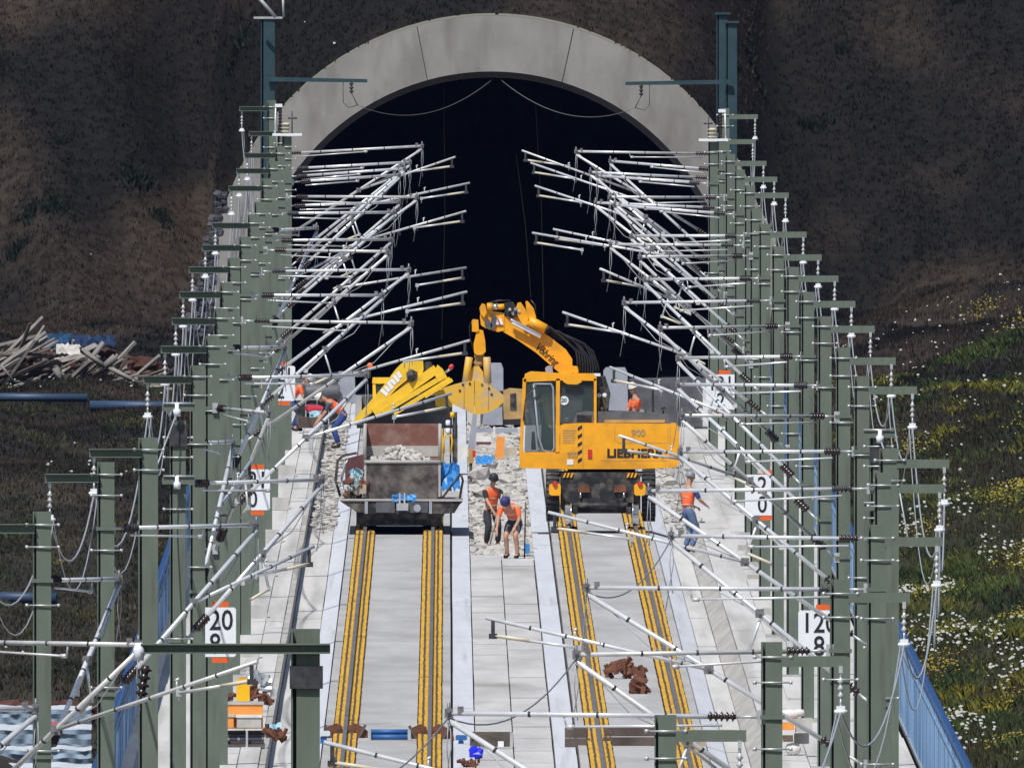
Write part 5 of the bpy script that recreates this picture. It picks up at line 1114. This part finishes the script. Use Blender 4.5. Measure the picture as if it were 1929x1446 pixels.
def scrap(name, pts, D, n, mk, lab, size=.12):
    mb = MB()
    for i in range(n):
        u, v = random.choice(pts); p = P(u + random.uniform(-7, 7), v + random.uniform(-5, 5), D)
        R = Matrix.Rotation(random.uniform(0, 6.28), 3, 'Y') @ Matrix.Rotation(random.uniform(-.6, .6), 3, 'X'); mb.obox((p.x, p.y + random.uniform(-.3, .3), p.z), (size * random.uniform(.6, 1.8), .05, size * random.uniform(.25, .6)), R)
    o = mb.build(name, mk, org=(sum(PX(a, D) for a, _ in pts) / len(pts), YD(D), max(-.1, PZ(max(b for _, b in pts) + 6, D)))); return tag(o, lab, 'scrap', kind='stuff')
scrap('rail_fixing_scrap', [(1150, 1262), (1165, 1258), (1178, 1252), (1190, 1262), (1205, 1265), (1180, 1268), (1168, 1246), (1182, 1244), (1176, 1256)], 1168, 60, 'rust', 'heap of rusty fixing plates between the right track rails, upper heap', .17)
scrap('rail_fixing_scrap', [(1190, 1290), (1205, 1296), (1212, 1300), (1195, 1300), (1200, 1285), (1206, 1282)], 1150, 34, 'rust', 'smaller heap of rusty plates nearer the viewer on right track', .15)
scrap('rusty_bolts', [(872, 1436), (885, 1440), (895, 1436)], 1072, 26, 'rust', 'rusty bolts and clips in front of the blue bundle', .08)
# material stack on the left walkway
Dk = DG(1408, .21); ps = thing('material_pallet', P(463, 1408, Dk), 'pallet stacked with grey trays and rust coloured plates on left walkway', 'pallet')
def KK(u, v): p = P(u, v, Dk); return p
for i in range(5):
    a, b = KK(425, 1406 - i * 6), KK(500, 1401 - i * 6); MB().box(a.x + .02 * (i % 2), b.x - .03 * (i % 3), a.y + .1 * i, a.y + 1.1, a.z, b.z).build('tray', ('greydk', 'dkwood', 'greycab')[i % 3], ps)
for u in (424, 463, 499): a, b = KK(u, 1410), KK(u + 4, 1375); MB().box(a.x, b.x, a.y - .03, a.y, a.z, b.z).build('pallet_leg', 'galv', ps)
for (u0_, v0_, u1_, v1_, k, nm, lab, cat, dy) in ((427, 1322, 495, 1372, 'orangebox', 'orange_crate', 'wide orange crate with grey lid on the left walkway pallet', 'crate', .3), (446, 1346, 492, 1370, 'rubble', 'grey_box', 'grey box in front of the wide orange crate', 'box', .05), (426, 1345, 440, 1370, 'orangebox', 'orange_box', 'small orange box left of the grey box on the pallet', 'box', .05)):
    a, b = KK(u0_, v1_), KK(u1_, v0_); r = thing(nm, (a.x, a.y + dy, a.z), lab, cat)
    MB().box(a.x, b.x, a.y + dy, a.y + dy + .5, a.z, b.z - .05).build('body', k, r); MB().box(a.x - .02, b.x + .02, a.y + dy - .02, a.y + dy + .52, b.z - .047, b.z).build('lid', 'rubble' if k == 'orangebox' else 'sack', r)
a, b = KK(445, 1321), KK(470, 1279); r = thing('yellow_canister', (a.x, a.y + .6, a.z), 'tall yellow canister standing on the orange crate', 'canister'); MB().bbox(a.x, b.x, a.y + .5, a.y + .75, a.z, b.z, .03).build('body', 'yellowbox', r); MB().box(a.x + .05, b.x - .05, a.y + .56, a.y + .69, b.z + .002, b.z + .03).build('cap', 'tan', r)
scrap('rusty_plates', [(425, 1318), (435, 1312), (480, 1305), (490, 1310), (500, 1318), (475, 1296)], Dk + 1.4, 46, 'rust', 'heap of rusty plates around the yellow canister', .12)
scrap('rusty_plates', [(505, 1380), (520, 1383), (533, 1385)], Dk - 6, 24, 'rust', 'flat heap of rusty plates right of the pallet', .14)
scrap('grey_rings', [(490, 1276), (500, 1285), (480, 1272), (505, 1296)], Dk + 3, 30, 'galv', 'bundle of grey metal strips behind the yellow canister', .14)
sheet('blue_foil', 502, 1362, 530, 1382, Dk - 3, .2, 0, 'teal2', 'pale blue foil scrap right of the left walkway pallet', nx=5, ny=3, amp=.05, seed=31)
# right walkway: sacks and boxes
Dr = DG(1421, .2)
for i, (u, v, w, h, k, lab) in enumerate(((1487, 1345, 38, 18, 'sack', 'plump white sack on top of the right walkway stack'), (1506, 1342, 20, 14, 'sack', 'smaller white sack right of the plump one'), (1494, 1410, 30, 22, 'sack', 'low white sack at the bottom of the right walkway stack'))):
    p = P(u, v, Dr); mb = MB(); q = Vector((w / F * Dr / 2, 0, 0)); mb.lathe(p - q, p + q, [(0, .02), (.12, h / F * Dr * .42), (.5, h / F * Dr * .55), (.88, h / F * Dr * .42), (1, .02)], 12); tag(mb.build('sack', k, org=tuple(p - Vector((0, 0, .1)))), lab, 'sack', 'white sacks on right walkway')
for i, (u0_, v0_, u1_, v1_, k, lab) in enumerate(((1470, 1360, 1496, 1374, 'orangebox', 'orange box under the plump white sack'), (1498, 1352, 1530, 1378, 'rubble', 'pale grey box right of the orange box'), (1470, 1384, 1494, 1396, 'wood2', 'buff box in the lower right walkway stack'), (1496, 1380, 1524, 1400, 'plate', 'cream box right of the buff one'))):
    slab('storage_box', u0_, v0_, u1_, v1_, Dr + .2 * i, k, lab, 'box', .5)
slab('red_bar', 1556, 1312, 1562, 1362, 1115, 'redcloth', 'upright dark red bar on the right walkway behind the masts', 'bar', .08)
for i, (u0_, v0_, u1_, v1_, D) in enumerate(((1394, 1058, 1428, 1066, 1308), (1390, 1026, 1420, 1036, 1330), (1408, 1082, 1430, 1112, 1290), (1436, 1145, 1452, 1175, 1240))):
    slab('cable_box', u0_, v0_, u1_, v1_, D, 'kerb', ('flat grey cable box lying by right masts, second in line', 'flat grey cable box by right masts, nearest the tunnel', 'upright grey cable box by right masts, third in line', 'small grey cable box by right masts, nearest the viewer')[i], 'cable box', .4)
# concrete mast footings stepping along the left walkway
for i, D in enumerate((1180, 1232, 1290, 1345, 1400, 1460)):
    x = -4.93; tag(MB().bbox(x - .24, x + .16, YD(D), YD(D) + 1.2, .19, .46, .03).build('cable_chamber', 'plate', org=(x, YD(D), .19)), 'squat concrete cable chamber on left walkway, %s from the viewer' % ORD[i], 'chamber', 'cable chambers on left walkway')

# ------------------------------------------------------------------ left side: wrapped stacks, soil, pipes, timber heap
r = thing('wrapped_stack', P(90, 1450, 1150), 'layered stack of panels wrapped in pale blue and white film, lower left', 'wrapped stack')
for i, (v0_, v1_, k) in enumerate(((1332, 1372, 'film'), (1368, 1412, 'film'), (1408, 1446, 'film'), (1440, 1490, 'greycab'))):
    mb = MB(); vs = []; nx_ = 60; D = 1160 - i * 6
    for j, t in enumerate((0, .12, .3, .5, .75, 1)):
        for q in range(nx_ + 1):
            u = -60 + 232 * q / nx_; p = P(u, v0_ + (v1_ - v0_) * t + noise.noise(Vector((q * .10, i * 3.1, j * .4))) * 4 + noise.noise(Vector((q * .5, i * 5.1, j * .5))) * .8, D); vs.append((p.x, p.y + (2.2 if j == 0 else (.02 * j + noise.noise(Vector((q * .22, i, j * .8))) * .05 + noise.noise(Vector((q * .6, i, j * 1.3))) * .008)), p.z))
    w = nx_ + 1
    for j in range(5): mb.add(vs[j * w:(j + 2) * w], [(q, w + q, w + q + 1, q + 1) for q in range(nx_)], 1 if j == 0 else 0, True)
    mb.build('wrapped_panel', [k, 'film2'], r)
a, b = P(88, 1372, 1152), P(113, 1358, 1152); MB().box(a.x, b.x, a.y - .12, a.y - .10, a.z, b.z).build('red_print', 'redprint', r)
mb = MB()
for i in range(500): p = P(random.uniform(-40, 175), 1336 + random.uniform(-14, 12), 1190 + random.uniform(-3, 6)); mb.rock((p.x, p.y, p.z - .1), random.uniform(.08, .22), 0, (1.4, 1.4, .8))
tag(mb.build('soil_heap', 'soil'), 'low heap of red brown soil behind the wrapped stack', 'soil', kind='stuff')
def ground_pipe(u0_, u1_, D, r_, lab):
    x0, x1 = PX(u0_, D), PX(u1_, D); z = float(max(hz(np.linspace(x0, x1, 9), np.full(9, D)))) + r_ * .8
    tag(MB().lathe((x0, YD(D), z), (x1, YD(D) - .3, z - .02), [(0, r_ * .7), (0, r_), (1, r_), (1, r_ * .7)], 14).build('drain_pipe', 'pipe', org=(x1, YD(D), z - r_)), lab, 'pipe', 'blue pipes on the left slope')
ground_pipe(-40, 107, 1290, .12, 'short thick blue pipe lying on the left slope')
ground_pipe(170, 362, 1478, .12, 'long blue pipe in front of the timber heap, right length')
ground_pipe(-60, 165, 1480, .10, 'blue pipe in front of the timber heap, left length')
Dt = 1522.0; tp2 = thing('timber_heap', P(110, 750, Dt), 'big untidy heap of old planks and beams on the left slope', 'timber heap')
for i in range(230):
    u = random.uniform(-40, 262); hmax = 742 - 112 * max(.10, 1 - abs(u - 40) / 235); v = random.uniform(hmax, 745); L = random.uniform(.5, 1.9) * (1 if i % 7 else 1.5); p = P(u, v, Dt + random.uniform(-1.5, 2.5))
    an = random.gauss(-.35, .38); R = Matrix.Rotation(an, 3, 'Y') @ Matrix.Rotation(random.uniform(-.8, .8), 3, 'Z') @ Matrix.Rotation(random.uniform(-.6, .6), 3, 'X')
    MB().obox(p, (L, random.choice((.10, .16, .22)), random.choice((.03, .045, .07))), R).build('plank', random.choice(('wood', 'wood3', 'wood3', 'dkwood')), tp2)
for (u0_, v0_, u1_, v1_, w) in ((152, 658, 198, 690, .12), (205, 692, 262, 722, .11), (198, 690, 218, 672, .18), (2, 688, 26, 718, .06), (104, 692, 116, 718, .16), (42, 748, 60, 728, .2)):
    a, b = P(u0_, v0_, Dt - 2), P(u1_, v1_, Dt - 2); MB().tube(a, b, w * .55, n=4).build('beam', 'wood3', tp2)
mb = MB()
for i in range(900):
    u = random.uniform(-40, 265); hmax = 748 - 95 * max(.05, 1 - abs(u - 70) / 205); p = P(u, random.uniform(hmax, 752), Dt + random.uniform(0, 4)); mb.rock(p, random.uniform(.06, .2), random.choice((0, 1, 1)), (1.5, 1, .7))
tag(mb.build('heap_rubble', ['dkrubble', 'soil']), 'rubble and dark earth under the timber heap', 'rubble', kind='stuff')
sheet('blue_tarpaulin', 84, 628, 134, 652, Dt + 4, .6, -.6, 'tarp', 'bright blue tarpaulin crumpled on top of the timber heap', nx=9, ny=4, amp=.16, seed=41)
sheet('blue_tarpaulin', 134, 632, 215, 652, Dt + 5, .6, -.4, 'tarp2', 'dark blue tarpaulin right of the bright blue one on the heap', nx=10, ny=4, amp=.14, seed=44)
sheet('white_cloth', 106, 648, 150, 666, Dt - 2.5, .4, -.2, 'rubble', 'crumpled white cloth on the timber heap below the blue tarpaulin', nx=8, ny=4, amp=.10, seed=47)
mb = MB()
for i in range(260): u = random.uniform(150, 290); p = P(u, random.uniform(655 + (u - 150) * .25, 745), Dt + 6); mb.rock(p, random.uniform(.15, .35), 0, (1.3, 1, .8))
tag(mb.build('soil_bank', 'soil'), 'dark maroon bank of earth right of the timber heap', 'soil', kind='stuff')

# ------------------------------------------------------------------ people
def skin_mesh(name, nodes, edges, mk, lvl=1):
    keys = list(nodes); ix = {k: i for i, k in enumerate(keys)}
    me = bpy.data.meshes.new(name); me.from_pydata([tuple(nodes[k][0]) for k in keys], [(ix[a], ix[b]) for a, b in edges], [])
    o = bpy.data.objects.new(name + '_tmp', me); col.objects.link(o)
    md = o.modifiers.new('skin', 'SKIN'); md.use_smooth_shade = True; md.branch_smoothing = .6
    if not me.skin_vertices: return None
    for i, k in enumerate(keys):
        r = nodes[k][1]; me.skin_vertices[0].data[i].radius = r if isinstance(r, tuple) else (r, r)
        me.skin_vertices[0].data[i].use_root = (i == 0)
    sb = o.modifiers.new('sub', 'SUBSURF'); sb.levels = lvl; sb.render_levels = lvl
    dg = bpy.context.evaluated_depsgraph_get(); dg.update()
    out = bpy.data.meshes.new_from_object(o.evaluated_get(dg)); out.name = name
    bpy.data.objects.remove(o); bpy.data.meshes.remove(me)
    out.materials.clear(); out.materials.append(M[mk]); return out
def person(base, face, label, top='vest', bottom='navy', shorts=False, hat='helm_w', shirt='dkcloth', lean=0.1, side_lean=0.0, hands=((.28, .25, .85), (-.28, .25, .85)), feet=((.13, .0), (-.13, .05)), hipz=.93, hipback=0.0, head_pitch=0.0, scale=1.0, tool=None):
    """base: feet on the ground; face: heading, 0 looks at the viewer; local axes r (own right), f (forward), z"""
    f = Vector((math.sin(face), -math.cos(face), 0)); r = Vector((f.y, -f.x, 0)) ; B = Vector(base)
    def L(a, b, c): return B + (r * a + f * b + Vector((0, 0, c))) * scale
    up = Vector((side_lean, math.sin(lean), math.cos(lean))); up.normalize(); fw = Vector((0, math.cos(lean), -math.sin(lean)))
    def S(t, a=0, b=0): q = Vector((a, -hipback, hipz)) + up * t + fw * b; return L(*q)
    hu = Vector((0, math.sin(lean + head_pitch), math.cos(lean + head_pitch)))
    hb = Vector((0, -hipback, hipz)) + up * .58
    def HD(t, b=0): q = hb + hu * t + Vector((0, math.cos(lean + head_pitch), -math.sin(lean + head_pitch))) * b; return L(*q)
    k = scale
    sh = {s_: S(.47, s_ * .19) for s_ in (1, -1)}; hip = {s_: L(s_ * .10, -hipback, hipz - .04) for s_ in (1, -1)}
    hand = {1: L(*hands[0]), -1: L(*hands[1])}; foot = {1: L(feet[0][0], feet[0][1], .09), -1: L(feet[1][0], feet[1][1], .09)}
    def mid(a, b, L1, L2, bend):
        d = b - a; dist = min(d.length, L1 + L2 - .005); n = d.normalized(); h = math.sqrt(max(0, L1 ** 2 - ((dist ** 2 + L1 ** 2 - L2 ** 2) / (2 * dist)) ** 2)); t = (dist ** 2 + L1 ** 2 - L2 ** 2) / (2 * dist)
        bd = bend - n * bend.dot(n); bd = bd.normalized() if bd.length > 1e-4 else Vector((0, 0, 1)); return a + n * t + bd * h, a + n * dist
    root = thing('person', B, label, 'person')
    nodes = {'pelvis': (S(0), (.13 * k, .10 * k)), 'waist': (S(.2), (.125 * k, .095 * k)), 'chest': (S(.40), (.155 * k, .115 * k)), 'collar': (S(.51), (.07 * k, .065 * k)), 'neck': (HD(.0), .055 * k), 'jaw': (HD(.08, .015), (.075 * k, .085 * k)), 'skull': (HD(.17), (.085 * k, .10 * k)), 'crown': (HD(.25, -.01), (.05 * k, .06 * k))}
    edges = [('pelvis', 'waist'), ('waist', 'chest'), ('chest', 'collar'), ('collar', 'neck'), ('neck', 'jaw'), ('jaw', 'skull'), ('skull', 'crown')]
    nodes['nose'] = (HD(.11, .115), .014 * k); edges.append(('jaw', 'nose'))
    el = {}; kn = {}
    for s_, n in ((1, 'r'), (-1, 'l')):
        e, h_ = mid(sh[s_], hand[s_], .29 * k, .27 * k, (-f * .4 + r * s_ * .5 - Vector((0, 0, .4)))); el[s_] = e; hand[s_] = h_
        fd = (h_ - e).normalized()
        nodes.update({'sh' + n: (sh[s_], .062 * k), 'el' + n: (e, .043 * k), 'wr' + n: (h_, .030 * k), 'pa' + n: (h_ + fd * .07 * k, (.036 * k, .020 * k))})
        edges += [('chest', 'sh' + n), ('sh' + n, 'el' + n), ('el' + n, 'wr' + n), ('wr' + n, 'pa' + n)]
        sv = fd.cross(f); sv = sv.normalized() if sv.length > .1 else r
        for q in range(4):
            off = (q - 1.5) * .019 * k; l_ = (.075, .085, .08, .06)[q] * k; curl = f * .0 - Vector((0, 0, 1)) * .03 * k
            nodes['f%d%s' % (q, n)] = (h_ + fd * (.09 * k + l_ * .5) + sv * off, .0085 * k); nodes['g%d%s' % (q, n)] = (h_ + fd * (.085 * k + l_) + sv * off * .9 + curl, .0075 * k)
            edges += [('pa' + n, 'f%d%s' % (q, n)), ('f%d%s' % (q, n), 'g%d%s' % (q, n))]
        nodes['th' + n] = (h_ + fd * .06 * k + sv * .055 * k * s_, .010 * k); edges.append(('wr' + n, 'th' + n))
        kk, ft = mid(hip[s_], foot[s_], .44 * k, .43 * k, f); kn[s_] = kk; foot[s_] = ft
        nodes.update({'hip' + n: (hip[s_], .088 * k), 'kn' + n: (kk, .060 * k), 'cf' + n: (kk.lerp(ft, .35) - f * .02 * k, .056 * k), 'an' + n: (ft, .042 * k), 'to' + n: (ft + f * .16 * k - Vector((0, 0, .045 * k)), .038 * k)})
        edges += [('pelvis', 'hip' + n), ('hip' + n, 'kn' + n), ('kn' + n, 'cf' + n), ('cf' + n, 'an' + n), ('an' + n, 'to' + n)]
    def put(nm, me):
        if me is None: return None
        for v in me.vertices: v.co = v.co - B
        o = bpy.data.objects.new(nm, me); col.objects.link(o); o.parent = root; return o
    put('body', skin_mesh('body', nodes, edges, 'skin'))
    tn = {'p': (S(-.01), (.155 * k, .125 * k)), 'w': (S(.12), (.15 * k, .115 * k))}; te = [('p', 'w')]
    for s_, n in ((1, 'r'), (-1, 'l')):
        end = kn[s_].lerp(foot[s_], .08 if shorts else .92)
        tn.update({'h' + n: (hip[s_], .108 * k), 'm' + n: (hip[s_].lerp(kn[s_], .55), .095 * k), 'k' + n: (kn[s_] if not shorts else kn[s_].lerp(hip[s_], .12), (.082 if not shorts else .095) * k)}); te += [('p', 'h' + n), ('h' + n, 'm' + n), ('m' + n, 'k' + n)]
        if not shorts: tn['a' + n] = (end, .070 * k); te.append(('k' + n, 'a' + n))
    put('trousers' if not shorts else 'shorts', skin_mesh('trousers', tn, te, bottom))
    vn = {'a': (S(.02), (.19 * k, .155 * k)), 'b': (S(.24), (.180 * k, .142 * k)), 'c': (S(.42), (.210 * k, .158 * k)), 'd': (S(.50), (.12 * k, .10 * k))}; ve = [('a', 'b'), ('b', 'c'), ('c', 'd')]
    for s_, n in ((1, 'r'), (-1, 'l')): vn['s' + n] = (S(.46, s_ * .18), .085 * k); ve.append(('c', 's' + n))
    v_ = put('vest', skin_mesh('vest', vn, ve, top))
    for t_, w_ in ((.10, .197), (.27, .192)):
        put('reflective_band', skin_mesh('band', {'a': (S(t_), (w_ * k, (w_ - .037) * k)), 'b': (S(t_ + .05), (w_ * k, (w_ - .037) * k))}, [('a', 'b')], 'vestband'))
    for s_, n in ((1, 'right'), (-1, 'left')):
        put('sleeve', skin_mesh('sleeve', {'a': (sh[s_], .074 * k), 'b': (sh[s_].lerp(el[s_], .6), .062 * k), 'c': (sh[s_].lerp(el[s_], .92), .056 * k)}, [('a', 'b'), ('b', 'c')], shirt))
        put('boot', skin_mesh('boot', {'a': (foot[s_] + Vector((0, 0, .06 * k)), .060 * k), 'b': (foot[s_] - Vector((0, 0, .03 * k)), .058 * k), 'c': (foot[s_] + f * .17 * k - Vector((0, 0, .05 * k)), .046 * k)}, [('a', 'b'), ('b', 'c')], 'boot'))
    mb = MB(); hb_ = HD(.17); ht_ = HD(.315)
    mb.lathe(hb_, ht_, [(0, .108 * k), (.35, .106 * k), (.7, .084 * k), (.92, .044 * k), (1, .01 * k)], 16); br = HD(.175, .10)
    mb.lathe(HD(.165), HD(.19), [(0, .122 * k), (1, .112 * k)], 16); mb.build('helmet' if hat in ('helm_w', 'helm_g') else 'cap', hat, root)
    for s_ in (1, -1):
        q = HD(.155, .098) + r * s_ * .034 * k; MB().rock(q, .018 * k).build('eye', 'sign_black', root)
    return root, hand
A, hA = person((PX(926, 1362), YD(1362), -.16), .25, 'person in open orange vest over dark clothes, holding a pole upright between tracks', hat='helm_d', bottom='dkcloth', shirt='dkcloth', lean=.30, hands=((.05, .42, .80), (-.10, .40, .72)), hipz=.88, hipback=.08, head_pitch=.25, scale=.97)
tag(MB().tube(Vector((PX(946, 1361), YD(1361) - .25, PZ(930, 1361))), Vector((PX(921, 1361), YD(1361) - .2, -.16)), .018).build('iron_bar', 'wood2', org=(PX(921, 1361), YD(1361) - .2, -.16)), 'pale bar held by the person in dark clothes', 'bar')
B_, hB = person((PX(966, 1337), YD(1337), -.05), -.35, 'person bending down in orange vest and grey shorts between tracks', hat='helm_p', bottom='greycloth', shorts=True, shirt='vest', lean=.95, hands=((.18, .52, .62), (-.20, .46, .66)), hipz=.86, hipback=.16, head_pitch=.35)
tag(MB().tube(Vector((PX(990, 1338), YD(1338) - .5, PZ(945, 1338))), Vector((PX(988, 1338), YD(1338) - .3, -.05)), .016).build('shovel_handle', 'dkwood', org=(PX(988, 1338), YD(1338) - .3, -.05)), 'thin dark tool handle beside the bending person in shorts', 'tool')
tag(MB().bbox(PX(988, 1345), PX(998, 1345), YD(1345), YD(1345) + .1, -.05, .17, .02).build('blue_can', 'bluesheet', org=(PX(993, 1345), YD(1345), -.05)), 'small light blue can right of the bending person', 'can')
person((PX(1295, 1345), YD(1345), -.02), 2.3, 'person in blue clothes and orange vest standing near the right masts', hat='helm_g', bottom='jean', shirt='navy', lean=.06, hands=((.22, .35, 1.05), (-.18, .36, 1.02)), head_pitch=.2, scale=.98)
person((PX(640, 1534), YD(1534), -.02), -1.45, 'person with white helmet bending to the left in orange vest and blue trousers', hat='helm_w', bottom='navy', shirt='greycloth', lean=.95, hands=((.15, .55, .68), (-.15, .55, .68)), hipz=.88, hipback=.12, head_pitch=.2)
person((PX(1201, 1518), YD(1518), .0), -1.2, 'person with white helmet and orange vest behind the big excavator hood', hat='helm_w', bottom='navy', shirt='vest', lean=.12, hands=((.2, .3, .9), (-.2, .3, .9)), head_pitch=.2, scale=1.0)
person((PX(553, 1552), YD(1552), .2), 1.3, 'person with white helmet stooping behind the left walkway machine', hat='helm_w', bottom='navy', shirt='vest', lean=.75, hands=((.15, .5, .6), (-.15, .5, .6)), hipz=.86, hipback=.1, head_pitch=.1, scale=.95)

# ------------------------------------------------------------------ the air of a kilometre and a half
hm = bpy.data.materials.new('pale_air'); hm.use_nodes = True; hn = hm.node_tree.nodes; hl = hm.node_tree.links
hn.remove(hn['Principled BSDF']); pv = hn.new('ShaderNodeVolumePrincipled'); pv.inputs['Color'].default_value = (.28, .42, 1.0, 1); pv.inputs['Density'].default_value = 0.000008; pv.inputs['Anisotropy'].default_value = 0.0
hl.new(pv.outputs[0], hn['Material Output'].inputs['Volume'])
hb_ = MB().box(-96, 96, -D0 - 30, YD(1912), -6, 130); hz_o = hb_.build('haze', hm); tag(hz_o, 'thin clear summer air over the whole line', 'haze', kind='stuff')
scene.cycles.volume_bounces = 0
